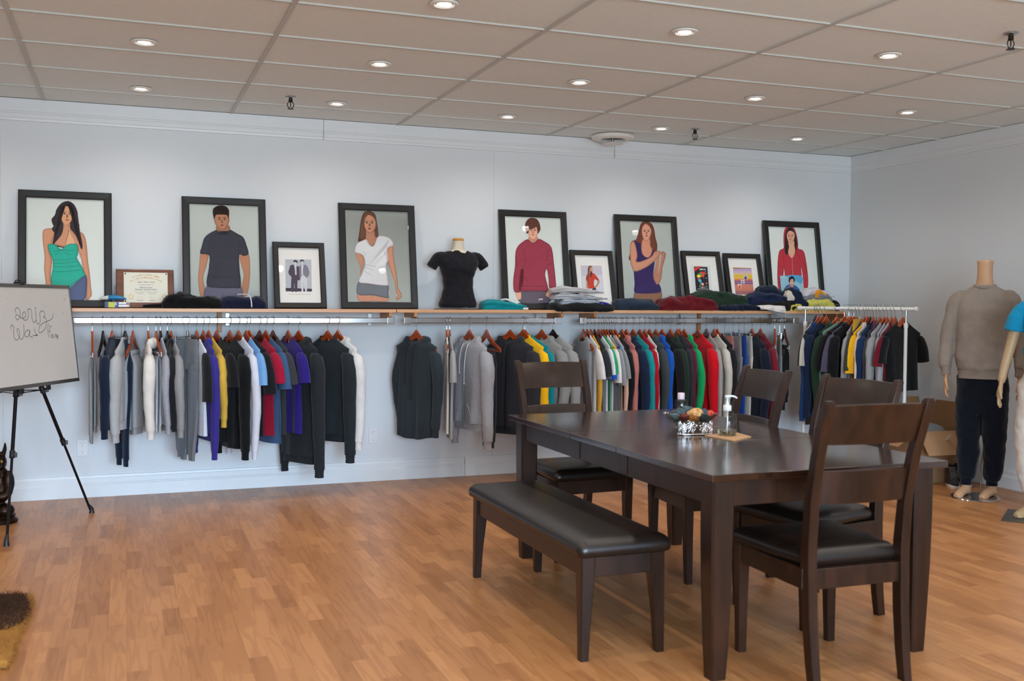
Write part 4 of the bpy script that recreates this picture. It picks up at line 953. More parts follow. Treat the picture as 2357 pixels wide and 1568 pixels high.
Cc = [
 (1343, 1366, 'wood', 'tank', '87898c', .4, 975, 0, .03, 'grey marl tank top with deep neck', 'grey marl tank top', dict(tag=1)),
 (1351.5, 1377, 'wood', 'tee', 'd8d5d2', 0, 975, .17, .012, 'white plain tee', 'plain white tee', {}),
 (1360, 1381, 'wood', 'ls', 'd0a035', 0, 975, 985, .010, 'mustard long tee', 'mustard tee', dict(sr=.03)),
 (1368, 1393, 'dark', 'tee', '2c2e30', 0, 975, .15, .013, 'charcoal tee', 'charcoal tee', {}),
 (1378, 1404, 'wood', 'tee', 'd5d6d8', 0, 975, .17, .012, 'white ringer tee with royal blue trim', 'white ringer tee', dict(trim='1450b4', collar='1450b4')),
 (1385.5, 1409, 'wood', 'tee', '23955a', 0, 975, .13, .007, 'green tee barely showing', 'green tee', {}),
 (1391, 1417, 'wood', 'tee', 'dcdad6', 0, 975, .20, .009, 'white tee with yellow shoulders', 'white and yellow tee', dict(yoke='eab416')),
 (1397, 1426, 'wood', 'tee', '8d8e8f', .3, 975, .22, .009, 'grey tee with purple shoulders', 'grey and purple tee', dict(yoke='35297c', collar='dcdad6')),
 (1403.5, 1434, 'dark', 'tee', '87888a', .3, 975, .17, .009, 'grey tee with pale blue shoulders', 'grey and pale blue tee', dict(yoke='8fbcd8')),
 (1409, 1438, 'wood', 'ls', 'd3ab96', 0, 975, 985, .009, 'peach shirt with brown shoulders', 'peach and brown shirt', dict(yoke='33272a', sr=.03)),
 (1416, 1449, 'wood', 'ls', '16171a', 0, 975, 985, .016, 'black shirt with yellow collar', 'black shirt with yellow collar', dict(collar='e8c21a', sr=.04)),
 (1431.5, 1462, 'wood', 'hoodie', 'b56f66', 0, 975, 985, .018, 'dusty pink hoodie', 'dusty pink hoodie', dict(sr=.035)),
 (1442, 1478, 'wood', 'hoodie', '16243e', 0, 975, 985, .020, 'navy blue hoodie', 'navy hoodie', {}),
 (1457.5, 1494, 'wood', 'sweat', '128a8c', 0, 975, 985, .018, 'turquoise sweatshirt', 'turquoise sweatshirt', {}),
 (1473, 1506, 'wood', 'sweat', 'ad0a22', 0, 975, 985, .013, 'red crew sweatshirt', 'red crew sweatshirt', {}),
 (1484.5, 1512, 'wood', 'ls', 'd2cccb', 0, 975, 985, .009, 'white long sleeved shirt', 'white long sleeved shirt', dict(sr=.035)),
 (1495, 1528, 'wood', 'hoodie', '3b4245', 0, 975, 985, .017, 'charcoal green hoodie', 'charcoal green hoodie', dict(sr=.05)),
 (1510, 1543, 'wood', 'hoodie', '0e4fa8', 0, 975, 985, .020, 'royal blue hoodie', 'royal blue hoodie', dict(sr=.05)),
 (1524.5, 1562, 'wood', 'sweat', '151618', 0, 975, 985, .019, 'black sweatshirt with a white chest label', 'black labelled sweatshirt', dict(chest=1)),
 (1543.5, 1572, 'wood', 'hoodie', '1e3226', 0, 975, 985, .018, 'dark forest green hoodie', 'dark green hoodie', dict(sr=.05)),
 (1559.5, 1587, 'wood', 'sweat', '2d2f34', 0, 975, 985, .012, 'dark grey sweatshirt with a white chest label', 'dark grey labelled sweatshirt', dict(chest=1)),
 (1564.5, 1596, 'wood', 'sweat', '621a34', 0, 975, 985, .009, 'burgundy sweatshirt', 'burgundy sweatshirt', {}),
 (1575, 1606, 'wood', 'hoodie', '0f9a58', 0, 975, 985, .017, 'bright green hoodie', 'bright green hoodie', dict(sr=.048)),
 (1607, 1640, 'wood', 'sweat', 'c40a1c', 0, 975, 985, .030, 'bright red sweatshirt with wide neck', 'bright red sweatshirt', dict(tag=1)),
 (1626, 1652, 'dark', 'ls', '9c9897', .5, 975, 985, .014, 'pale grey marl long sleeved shirt', 'pale grey shirt', {}),
 (1644, 1672, 'wood', 'sweat', 'c4bfb3', 0, 975, 985, .020, 'cream off-white sweatshirt', 'cream sweatshirt', dict(sr=.045)),
 (1651, 1687, 'wood', 'sweat', '1b1c20', 0, 975, 985, .014, 'black crew sweatshirt', 'black crew sweatshirt', {}),
 (1668, 1695, 'clip', 'shorts', 'b4716a', 0, 862, 0, .020, 'dusty pink shorts on a clip hanger', 'dusty pink shorts', dict(w=.16)),
 (1688, 1712, 'clip', 'shorts', '8b8b8c', .5, 876, 0, .016, 'grey marl shorts on a clip hanger', 'grey marl shorts', dict(w=.16)),
 (1701, 1724, 'blackclip', 'clip', '0d46a0', 0, 975, 0, .016, 'royal blue track pants', 'royal blue track pants', dict(w=.16, string='dcdcdc')),
 (1713, 1738, 'clip', 'clip', 'c6c2b8', 0, 975, 0, .016, 'cream joggers with drawstring', 'cream joggers', dict(w=.16, string='e6e4de')),
 (1731, 1760, 'wood', 'sweat', '121c2c', 0, 975, 985, .024, 'dark navy sweatshirt', 'dark navy sweatshirt', {}),
 (1750.6, 1779, 'wood', 'sweat', '78172a', 0, 975, 985, .017, 'deep red sweatshirt', 'deep red sweatshirt', {}),
 (1783.6, 1785, 'wood', 'bar', '8f8d89', .5, 940, 0, .015, 'oatmeal grey sweatpants over a bar', 'oatmeal grey sweatpants', {}),
 (1795, 1800, 'clip', 'clip', '8a8a8c', .5, 950, 0, .015, 'grey joggers with pale waistband', 'grey joggers', dict(w=.12, rib='c9c7c3')),
 (1806, 1817, 'dark', 'bar', '191a1c', .2, 930, 0, .018, 'black mesh pants folded over a bar', 'black mesh pants', {}),
]
D = [
 (1878, 1852, 'black', 'tee', 'b9b2a6', .3, 880, .20, .013, 'beige tee at the far end of the rolling rack', 'beige tee', {}),
 (1883, 1852, 'wood', 'tee', '222326', 0, 975, .20, .011, 'charcoal black tee', 'charcoal black tee', {}),
 (1891.6, 1851, 'wood', 'hoodie', '16335e', 0, 955, 970, .015, 'blue hoodie', 'blue hoodie', dict(sr=.045)),
 (1902, 1861, 'wood', 'sweat', '101f38', 0, 950, 963, .020, 'midnight navy sweatshirt', 'midnight navy sweatshirt', {}),
 (1926.6, 1884, 'wood', 'hoodie', '1c3020', 0, 950, 963, .020, 'bottle green hoodie', 'bottle green hoodie', dict(sr=.045)),
 (1943.7, 1890, 'wood', 'sweat', '5f766c', 0, 945, 955, .020, 'sage green sweatshirt', 'sage green sweatshirt', dict(sr=.05)),
 (1954, 1902, 'wood', 'tee', '131315', 0, 975, .22, .012, 'black tee with long sleeve line', 'black rack tee', {}),
 (1959, 1914, 'wood', 'tee', '4b4658', 0, 975, .24, .008, 'purple grey tee', 'purple grey tee', {}),
 (1965.5, 1918, 'wood', 'hoodie', '0f0f11', 0, 985, 975, .028, 'black hoodie with a curved hem', 'black hoodie', dict(curve=.05, sr=.055)),
 (1972, 1948, 'wood', 'ls', '8f8e90', .4, 960, 950, .010, 'plain grey long sleeved shirt', 'plain grey shirt', {}),
 (1979, 1960, 'clamp', 'clip', 'c19526', 0, 1000, 0, .022, 'mustard joggers with gathered waist', 'mustard joggers', dict(w=.17, z0=-.030)),
 (1990.6, 1960, 'wood', 'tee', '313c2e', 0, 960, .22, .009, 'olive green tee', 'olive tee', {}),
 (1997, 1964, 'wood', 'tee', 'e6a812', 0, 960, .24, .009, 'golden yellow tee', 'golden tee', {}),
 (2003, 1972, 'dark', 'hoodie', 'c9bcae', 0, 960, 950, .010, 'cream beige hoodie', 'cream beige hoodie', dict(sr=.03)),
 (2010, 1982, 'wood', 'sweat', '102a4e', 0, 960, 955, .020, 'blue navy sweatshirt on the rack', 'blue navy sweatshirt', dict(sr=.055)),
 (2018, 2006, 'blackclip', 'clip', '561040', 0, 1045, 0, .012, 'plum joggers on a black clip hanger', 'plum joggers', dict(w=.17, z0=-.042)),
 (2026, 1996, 'wood', 'hoodie', '35353a', .7, 960, 950, .012, 'charcoal marl hoodie', 'charcoal marl hoodie', dict(sr=.04)),
 (2035, 2005, 'wood', 'sweat', '8e8e90', .6, 1035, 960, .020, 'speckled grey sweatshirt', 'speckled grey sweatshirt', dict(sr=.055)),
 (2043, 2019, 'wood', 'ls', '94949a', .3, 960, 950, .010, 'smooth grey long sleeved shirt', 'smooth grey shirt', dict(sr=.04)),
 (2052, 2026, 'wood', 'ls', '9a9a9e', .4, 950, 935, .009, 'ash grey long sleeved shirt behind the crimson tee', 'ash grey shirt', {}),
 (2061, 2030, 'wood', 'tee', '681020', 0, 905, .17, .009, 'dark crimson tee behind the big black tee', 'dark crimson tee', dict(sw=.222)),
 (2078, 2034, 'wood', 'tee', '0f1012', 0, 900, .15, .022, 'large black tee facing the room', 'large black tee', dict(sw=.21)),
]
HW = 'reddish brown wooden hanger'
def rail(rows, name, hook_pos, nom, fr, zdrop=.060, shared='left rail'):
    n = len(rows)
    for i, (hk, tp, ht, kind, col, he, hem, cuf, T, desc, short, o) in enumerate(rows):
        P = hook_pos(hk); loc = Vector((P.x, P.y, P.z-zdrop))
        phi = solve_phi(loc, tp, nom)
        ux, uy = math.cos(phi), math.sin(phi)
        def depth_z(px_y, r):
            q = Vector((loc.x+ux*r, loc.y+uy*r, 0)); sx, sy = pj((q.x, q.y, 1.0)); sx2, sy2 = pj((q.x, q.y, .5))
            return 1.0+(px_y-sy)*(-.5)/(sy2-sy)
        Lh = loc.z-depth_z(hem, .05); Lc = (loc.z-depth_z(cuf, .22)) if cuf > 1 else (cuf or 0)
        g = garment(kind, col, loc, phi, Lh, Lc, T, fr, he, o)
        nb = []
        if i > 0: nb.append(rows[i-1][10])
        if i < n-1: nb.append(rows[i+1][10])
        pos = 'between the %s and the %s' % (nb[0], nb[1]) if len(nb) == 2 else 'beside the %s' % nb[0]
        lab = desc
        full = desc+' '+pos
        if len(full.split()) <= 16: lab = full
        else:
            full = desc+' beside the '+nb[-1]
            if len(full.split()) <= 16: lab = full
        tag(g, lab, {'bar': 'trousers', 'clip': 'trousers', 'shorts': 'shorts', 'tee': 't-shirt', 'raglan': 't-shirt', 'tank': 'tank top', 'ls': 'shirt', 'hoodie': 'hoodie', 'sweat': 'sweatshirt', 'jacket': 'jacket'}[kind], 'clothes hanging on the '+name)
        hl = {'wood': 'reddish brown wooden hanger', 'dark': 'dark brown wooden hanger', 'black': 'black wooden hanger', 'plastic': 'black plastic hanger', 'clip': 'metal clip hanger', 'clamp': 'wooden clamp hanger', 'blackclip': 'black clip hanger'}[ht]
        hanger(ht, loc, phi, '%s holding the %s on the %s' % (hl, short, name), bar=kind in ('bar', 'tank'))
rail(A, 'left rail', lambda px: onY(px, 741, YR) if False else Vector((onY(px, 741, YR).x, YR, ZR)), -PI/2, -1)
rail(B, 'middle rail', lambda px: Vector((onY(px, 741, YR).x, YR, ZR)), -PI/2, -1)
rail(Cc, 'right rail', lambda px: Vector((onY(px, 741, YR).x, YR, ZR)), -PI/2, -1)
# white rolling rack
PA, PB = Vector((5.371, -.43, 1.333)), Vector((5.744, -1.20, 1.333))
dr = (PB-PA).normalized(); nd = Vector((-dr.y, dr.x, 0))
rk = empty('rolling_garment_rack', ((PA.x+PB.x)/2, (PA.y+PB.y)/2, 0), math.atan2(dr.y, dr.x)); tag(rk, 'white metal rolling garment rack filled with clothes by the right wall', 'clothes rack')
hl = (PB-PA).length/2
M_rack = plain('white_enamel', 'e0ddd6', .35, noise=.02)
MB().tube([(-hl-.05, 0, 1.333), (hl+.075, 0, 1.333)], .0145, n=20).build('top_rail', M_rack, rk)
for s in (-1, 1):
    MB().lathe([(.0001, -.012), (.014, -.012), (.0185, -.006), (.0185, .012), (.016, .018), (.0001, .02)], n=20, T=Matrix.Translation((s*(hl+.075) if s > 0 else -hl-.05, 0, 1.333)) @ Matrix.Rotation(s*PI/2, 4, 'Y')).build('rail_end_cap', M_rack, rk)
    MB().tube([(s*hl, 0, 1.325), (s*hl, 0, 1.15)], .0085, n=14).build('inner_post', M_chrome, rk)
    pp = MB().tube([(s*hl, 0, 1.215), (s*hl, 0, .07)], .0145, n=16).build('post', M_rack, rk)
    MB().tube([(s*hl, 0, 1.222), (s*hl, 0, 1.185)], .0175, n=16).build('post_collar', M_rack, pp)
    ft = MB().tube([(s*hl, -.24, .07), (s*hl, .24, .07)], .0145, n=14).build('foot', M_rack, rk)
    for t in (-1, 1): MB().tube([(s*hl-.012, t*.22, .026), (s*hl+.012, t*.22, .026)], .026, n=20).build('caster', M_black, ft)
MB().tube([(-hl, 0, .12), (hl, 0, .12)], .0125, n=14).build('lower_bar', M_rack, rk)
def rackpos(px):
    best = None
    for k in range(201):
        q = PA+(PB-PA)*(k/200); e = abs(pj(q)[0]-px)
        if best is None or e < best[0]: best = (e, q)
    return best[1]
WALL[0] = 0
# hooks ride on top of the round tube
rail(D, 'rolling rack', rackpos, math.atan2(-.437, -.9), 1, .055)
# ------------------------------------------------------------------ furniture
def leg_rings(prof):
    """prof: list of (z, cx, cy, hx, hy) -> chamfered square rings"""
    out = []
    for z, cx, cy, hx, hy in prof:
        c = .18*min(hx, hy)
        out.append([(cx+hx-c, cy-hy, z), (cx+hx, cy-hy+c, z), (cx+hx, cy+hy-c, z), (cx+hx-c, cy+hy, z), (cx-hx+c, cy+hy, z), (cx-hx, cy+hy-c, z), (cx-hx, cy-hy+c, z), (cx-hx+c, cy-hy, z)])
    return out
M_glide = plain('nylon_glide', 'd8d6d0', .4)
# dining table
tx0, tx1, ty0, ty1 = 1.925, 2.985, -4.505, -2.470
t = empty('dining_table', ((tx0+tx1)/2, (ty0+ty1)/2, 0)); tag(t, 'large espresso brown wooden dining table with rectangular top', 'table')
a, b = (tx1-tx0)/2, (ty1-ty0)/2
M_top = wood_mat('espresso_table_top', '1a0d07', '341c10', .13, .7, (7, 1.2, 7))
ys = [-b, -3.756-(ty0+ty1)/2, -3.283-(ty0+ty1)/2, b]
top = MB()
for i in range(3):
    y0, y1 = ys[i]+(.0006 if i else 0), ys[i+1]-(.0006 if i < 2 else 0)
    top.box((-a, y0, .733), (a, y1, .760), bev=.003)
top.build('tabletop', M_top, t)
for nm, p0, p1 in (('apron', (-a+.06, -b+.045, .635), (a-.06, -b+.067, .733)), ('apron', (-a+.06, b-.067, .635), (a-.06, b-.045, .733)), ('apron', (-a+.045, -b+.06, .635), (-a+.067, b-.06, .733)), ('apron', (a-.067, -b+.06, .635), (a-.045, b-.06, .733))):
    MB().box(p0, p1, bev=.003).build(nm, M_dark, t)
sb = MB()
for y in (ys[1], ys[2]):
    for s in (-1, 1): sb.box((s*(a-.045)-.006, y-.012, .64), (s*(a-.045)+.006, y+.012, .733), bev=.003)
sb.build('leaf_lock', M_dark, t)
for sx in (-1, 1):
    for sy in (-1, 1):
        cx, cy = sx*(a-.075), sy*(b-.085)
        pr = [(0, cx-sx*.0, cy, .030, .030), (.02, cx, cy, .031, .031), (.12, cx-sx*.001, cy-sy*.001, .036, .036), (.35, cx, cy, .043, .043), (.55, cx, cy, .046, .046), (.733, cx, cy, .046, .046)]
        l = MB().loft(leg_rings(pr), cap0=True, cap1=True).build('leg', M_dark, t, smooth=30)
        MB().lathe([(.016, .0), (.016, .006)], n=12, T=Matrix.Translation((cx, cy, -.004))).build('glide', M_glide, l)
# chairs
def cushion(mb, hw0, hw1, y0, y1, z0, z1, soft=.022, nx=20, ny=20, edge=.035):
    """padded seat: half width hw0 at y0, hw1 at y1"""
    rings = []
    prof = [(0, 0), (.004, .25), (.0, .5), (-.004, .72), (-.014, .92), (-.034, 1.0)]   # inset, height fraction
    outl = []
    cr = .035
    for (sx, sy) in ((1, -1), (1, 1), (-1, 1), (-1, -1)):
        pass
    def outline(ins, n=12):
        pts = []
        cs = [((hw0-ins), y0+ins), ((hw1-ins), y1-ins), (-(hw1-ins), y1-ins), (-(hw0-ins), y0+ins)]
        r = max(.008, cr-ins*.5)
        for k in range(4):
            p = Vector(cs[k]); q = Vector(cs[k-1]); nx_ = Vector(cs[(k+1) % 4])
            d0 = (q-p).normalized(); d1 = (nx_-p).normalized()
            s0 = p+d0*r; s1 = p+d1*r
            for j in range(n+1):
                u = j/n; pts.append((s0*(1-u)**2+p*2*u*(1-u)+s1*u*u))
        return pts
    H_ = z1-z0
    lev = [(.012, z0), (.0, z0+H_*.12), (-.004, z0+H_*.42), (.004, z0+H_*.68), (.020, z0+H_*.86), (.045, z0+H_*.95), (.085, z0+H_*.99), (.13, z0+H_*1.0)]
    lim = min(hw0, hw1, (y1-y0)/2)-.02
    rs = [[(p.x, p.y, z) for p in outline(min(i, lim))] for i, z in lev]
    mb.loft(rs, cap0=True, cap1=True); return mb
def make_chair():
    r = empty('dining_chair')
    for s in (-1, 1):
        # rear leg and post in one sweep
        pr = [(.0, s*.190, -.262, .016, .021), (.10, s*.191, -.246, .017, .023), (.25, s*.193, -.230, .018, .025), (.42, s*.195, -.222, .019, .026), (.50, s*.196, -.223, .019, .025), (.66, s*.197, -.236, .018, .022), (.82, s*.201, -.270, .018, .020), (.95, s*.204, -.312, .018, .018), (1.012, s*.206, -.333, .018, .017), (1.024, s*.206, -.337, .013, .012)]
        l = MB().loft(leg_rings(pr), cap0=True, cap1=True).build('leg', M_dark, r, smooth=30)
        MB().lathe([(.009, -.003), (.009, .004)], n=10, T=Matrix.Translation((s*.190, -.262, 0))).build('glide', M_glide, l)
        pr = [(.0, s*.203, .196, .0165, .0165), (.2, s*.202, .200, .020, .020), (.40, s*.200, .202, .024, .024), (.425, s*.200, .202, .024, .024)]
        l = MB().loft(leg_rings(pr), cap0=True, cap1=True).build('leg', M_dark, r, smooth=30)
        MB().lathe([(.009, -.003), (.009, .004)], n=10, T=Matrix.Translation((s*.203, .196, 0))).build('glide', M_glide, l)
    fr = MB()
    fr.box((-.185, .192, .352), (.185, .214, .425), bev=.003); fr.box((-.185, -.236, .352), (.185, -.214, .425), bev=.003)
    for s in (-1, 1): fr.box((s*.206-.011, -.215, .352), (s*.206+.011, .19, .425), bev=.003)
    fr.box((-.19, -.2, .40), (.19, .19, .424)); fr.build('seat_frame', M_dark, r)
    cushion(MB(), .200, .238, -.208, .238, .424, .492).build('seat', M_leath, r, smooth=60)
    def slat(z0, z1, y0, y1, name, bow=.022):
        mb = MB(); rs = []; n = 14
        for i in range(n+1):
            x = -.190+.380*i/n; k = 1-(x/.190)**2; dy = -bow*k; up = .004*k
            rs.append([(x, y0-.009+dy, z0), (x, y1-.009+dy, z1+up-.004), (x, y1-.005+dy, z1+up), (x, y1+.006+dy, z1+up), (x, y1+.009+dy, z1+up-.004), (x, y0+.009+dy, z0)])
        mb.loft(rs, cap0=True, cap1=True); return mb.build(name, M_dark, r, smooth=40)
    slat(.868, 1.008, -.283, -.330, 'top_rail'); slat(.655, .772, -.237, -.256, 'back_slat')
    return r
spots = [((2.455, -4.405), math.radians(-1.5), 'espresso dining chair nearest the camera, back turned, tucked at the table end'),
         ((2.812, -3.852), math.radians(90+8), 'espresso dining chair on the far long side, behind the nearest chair'),
         ((2.768, -3.108), math.radians(90-5), 'espresso dining chair on the far long side, behind the pump bottle'),
         ((2.315, -2.505), math.radians(180+3), 'espresso dining chair at the far end of the table, facing the camera')]
proto = make_chair()
for i, ((x, y), rz, lab) in enumerate(spots):
    o = proto if i == 0 else copy_tree(proto)
    o.location = (x, y, 0); o.rotation_euler = (0, 0, rz); o.scale = (1.02, 1.0, 1.01); tag(o, lab, 'chair', 'matching dining chairs around the table')
# bench
bx0, bx1, by0, by1 = 1.588, 1.985, -4.135, -2.800
r = empty('dining_bench', ((bx0+bx1)/2, (by0+by1)/2, 0)); tag(r, 'long espresso bench with padded dark seat on the near side of the table', 'bench')
a, b = (bx1-bx0)/2, (by1-by0)/2
cushion(MB(), a, a, -b, b, .400, .472).build('seat', M_leath, r, smooth=60)
for s in (-1, 1):
    MB().box((-a+.05, s*(b-.045)-.010, .318), (a-.05, s*(b-.045)+.010, .402), bev=.003).build('apron', M_dark, r)
    MB().box((s*(a-.040)-.010, -b+.06, .318), (s*(a-.040)+.010, b-.06, .402), bev=.003).build('apron', M_dark, r)
    for q in (-1, 1):
        cx, cy = s*(a-.048), q*(b-.055)
        pr = [(0, cx+s*.012, cy+q*.012, .017, .017), (.15, cx+s*.008, cy+q*.008, .021, .021), (.32, cx, cy, .029, .029), (.402, cx, cy, .029, .029)]
        l = MB().loft(leg_rings(pr), cap0=True, cap1=True).build('leg', M_dark, r, smooth=30)
        MB().lathe([(.009, -.003), (.009, .004)], n=10, T=Matrix.Translation((cx+s*.012, cy+q*.012, 0))).build('glide', M_glide, l)

# ------------------------------------------------------------------ things on the table
ZT = .760
def clear_mat(name, tint='f4f6f6', rough=.02):
    if name in _mats: return _mats[name]
    m, nt, b = base_mat(name); b.inputs['Base Color'].default_value = lin(tint); b.inputs['Roughness'].default_value = rough
    b.inputs['Transmission Weight'].default_value = 1; b.inputs['IOR'].default_value = 1.45; _mats[name] = m; return m
M_clear = thin_glass('clear_bottle', .03, 1.55, (.97, .98, .985, 1)); M_liq = clear_mat('pale_liquid', 'e9e6c8', .02)
p = onZ(1673, 1004, ZT)
napk = MB(); q = [onZ(*k, ZT) for k in ((1622, 1004), (1690, 1017), (1729, 1007), (1690, 996))]; c = sum(q, Vector())/4
napk.loft([[(v.x-c.x, v.y-c.y, z) for v in q] for z in (0, .004)], cap0=True, cap1=True)
o = napk.build('paper_napkin', plain('kraft_napkin', 'b58f68', .8, noise=.06), smooth=0); o.location = (c.x, c.y, ZT+.0003); tag(o, 'tan square napkin under the clear pump bottle', 'napkin')
r = empty('pump_bottle', (p.x, p.y, ZT+.0046)); tag(r, 'clear plastic pump bottle with a little pale liquid on a tan napkin', 'bottle')
MB().lathe([(.001, .001), (.040, .0), (.0445, .006), (.045, .02), (.045, .088), (.043, .096), (.018, .118), (.016, .124)], n=40, cap0=False, cap1=False).build('body', M_clear, r)
MB().lathe([(.001, .003), (.041, .003), (.0425, .008), (.0428, .026), (.001, .026)], n=36).build('liquid', M_liq, r)
M_pump = plain('frosted_white', 'dcdcda', .35, noise=.01)
pc = MB().lathe([(.0185, .112), (.0190, .116), (.0190, .134), (.017, .137), (.009, .139), (.0075, .144), (.0075, .152), (.001, .152)], n=28).build('collar', M_pump, r)
ph = MB(); ph.lathe([(.0045, .15), (.0045, .168), (.010, .170), (.012, .176), (.010, .181), (.001, .182)], n=20)
ph.tube([(-.012, 0, .1765), (.008, 0, .178), (.03, -.003, .177), (.043, -.006, .171), (.046, -.007, .167)], [.005, .0055, .0048, .004, .0035], n=10, smooth=3); ph.build('pump_head', M_pump, r)
MB().tube([(0, 0, .012), (.002, 0, .13)], .0022, n=6).build('dip_tube', M_pump, r)
q = onY(1567, 960, -2.99)
r = empty('small_bottle', (q.x, q.y, ZT+.0003)); tag(r, 'small clear bottle with a pale pink cap behind the bowl', 'bottle')
s = .86
MB().lathe([(.001, .001), (.033*s, .0), (.036*s, .004), (.036*s, .118*s), (.033*s, .124*s), (.018*s, .127*s), (.018*s, .130*s)], n=36, cap0=False, cap1=False).build('body', M_clear, r)
MB().lathe([(.001, .003), (.033*s, .003), (.0335*s, .06*s), (.001, .06*s)], n=30).build('liquid', clear_mat('clear_liquid', 'e8eef0'), r)
MB().lathe([(.021*s, .128*s), (.0215*s, .131*s), (.0215*s, .162*s), (.019*s, .166*s), (.001, .1665*s)], n=28).build('cap', plain('pale_pink_cap', 'dcc0cc', .4, noise=.01), r)
lm = MB(); dk = plain('print_black', '26282c', .6)
# printed lettering on the side facing the room
dirv = (CAM-Vector((q.x, q.y, ZT))).normalized(); an = math.atan2(dirv.y, dirv.x)
for i, (tx, sz, z) in enumerate((('NEED', .014, .055), ('micellar', .006, .042), ('water', .006, .034))):
    text_mesh(lm, tx, sz, Matrix.Rotation(an+PI/2, 4, 'Z') @ Matrix.Translation((-.008, -.0318, z)) @ Matrix.Rotation(PI/2, 4, 'X'), dk, depth=.0001)
lm.build('lettering', None, r)
# glass bowl of potpourri
bc = onZ(1590, 980, ZT); bc = Vector((onY(1588, 960, -3.27).x, -3.27, ZT))
r = empty('glass_bowl', (bc.x, bc.y, ZT+.0003), .1); tag(r, 'patterned clear glass bowl filled with potpourri', 'bowl')
M_cut = thin_glass('cut_glass', .10, 2.1, (.84, .83, .80, 1))
mb = MB(); rings = []
prof = [(.001, .004), (.05, .002), (.07, .006), (.095, .028), (.118, .05), (.132, .068), (.135, .071), (.130, .070), (.112, .05), (.09, .03), (.066, .011), (.001, .009)]
for rr_, z in prof:
    rings.append([((rr_*(1+.03*math.cos(16*2*PI*j/64)*(z > .02)))*math.cos(2*PI*j/64), rr_*.9*(1+.03*math.cos(16*2*PI*j/64)*(z > .02))*math.sin(2*PI*j/64), z+(.004*math.cos(12*2*PI*j/64) if rr_ > .125 else 0)) for j in range(64)])
mb.loft(rings); mb.build('bowl', M_cut, r, smooth=60)
rd = random.Random(5)
bits = [('moss_ball', '3c4d52', .034, -.045, .020, .066), ('moss_ball', '46585c', .038, .015, .045, .072), ('moss_ball', '33464c', .036, .07, -.01, .062), ('dried_fruit', 'c99a62', .040, .012, -.038, .066), ('dried_fruit', 'd2a35f', .026, .058, .045, .066),
        ('dried_flower', 'c04a35', .024, .095, -.03, .066), ('dried_flower', '6d2a22', .023, -.06, -.05, .056), ('moss_ball', '5b7076', .026, -.085, -.01, .052), ('dried_leaf', '56706c', .026, -.075, .04, .056), ('dried_fruit', 'b9773c', .022, -.02, -.065, .05), ('moss_ball', '2e3e44', .028, .04, -.07, .052), ('dried_leaf', 'ab7a4a', .022, -.03, .07, .06)]
for i, (nm, c_, rad, x, y, z) in enumerate(bits):
    o = MB().ell((0, 0, 0), (rad, rad*.95, rad*.78 if nm != 'dried_leaf' else rad*.35), n=40, wob=.10, seed=i).build(nm, plain(nm+str(i), c_, .9, noise=.5, nscale=90, bump=.9 if nm == 'moss_ball' else .2, bscale=120), None, smooth=80)
    tx_ = bpy.data.textures.new('rough', 'CLOUDS'); tx_.noise_scale = .008; md_ = o.modifiers.new('rough', 'DISPLACE'); md_.texture = tx_; md_.strength = .012 if nm == 'moss_ball' else .004; md_.texture_coords = 'LOCAL'
    o.location = (bc.x+x, bc.y+y*.9, ZT+z)
    tag(o, {0: 'dark grey green moss ball at the rear left of the glass bowl', 1: 'grey green moss ball highest in the glass bowl', 2: 'dark moss ball on the right of the glass bowl', 3: 'large tan dried fruit in the middle of the bowl', 4: 'small golden dried fruit behind the right moss ball', 5: 'orange red dried flower at the right rim of the bowl', 6: 'dark red dried flower at the front left of the bowl', 7: 'pale blue grey moss ball by the left rim', 8: 'flat grey green leaf at the rear left rim', 9: 'rust brown dried fruit low at the front of the bowl', 10: 'darkest moss ball at the front right of the bowl', 11: 'flat tan leaf at the back of the bowl'}[i], 'potpourri', 'potpourri in the glass bowl')
# filigree silver holder: bent floral band
hc = onZ(1606, 1002, ZT); r = empty('filigree_holder', (hc.x, hc.y+.035, ZT+.0003), math.radians(-6)); tag(r, 'shiny silver openwork holder with flower pattern in front of the bowl', 'holder')
mb = MB(); W, Dp, Hh = .085, .045, .062
def band(t, z):   # t 0..1 around the oval front
    a_ = -PI*.02-PI*.96*t; ca, sa = math.cos(a_), math.sin(a_)
    return Vector((W*math.copysign(abs(ca)**.6, ca), Dp*math.copysign(abs(sa)**.6, sa), z))
def curve(pts, rad=.0022):
    mb.tube([band(*q_) for q_ in pts], rad, n=6, smooth=3)
curve([(k/24, .004) for k in range(25)], .004)
for f in range(6):
    t0, z0 = .10+f*.16, .036+(.006 if f % 2 else -.002)
    for k in range(8):
        an_ = k*PI/4+.2*f; L_ = .024
        dt, dz = math.cos(an_)*L_/(.30), math.sin(an_)*L_
        pt, pz = -math.sin(an_)*.007/.30, math.cos(an_)*.007
        def cl(t_, z_): return (min(.995, max(.005, t_)), max(.006, z_))
        curve([cl(t0, z0), cl(t0+dt*.5+pt, z0+dz*.5+pz), cl(t0+dt, z0+dz), cl(t0+dt*.5-pt, z0+dz*.5-pz), cl(t0, z0)], .0017)
for f in range(12):
    t0 = .04+f*.08; curve([(t0, .004), (min(.99, t0+.03), .014), (t0, .024)], .0016)
mb.build('openwork_band', plain('polished_silver', 'f0eef0', .14, 1, noise=.01), r, smooth=70)
MB().lathe([(.001, .001), (1, .001), (1, .003), (.001, .003)], n=40, T=Matrix.Diagonal((W*.98, Dp*.98, 1, 1))).build('base', plain('polished_silver', 'f0eef0', .14, 1, noise=.01), r)

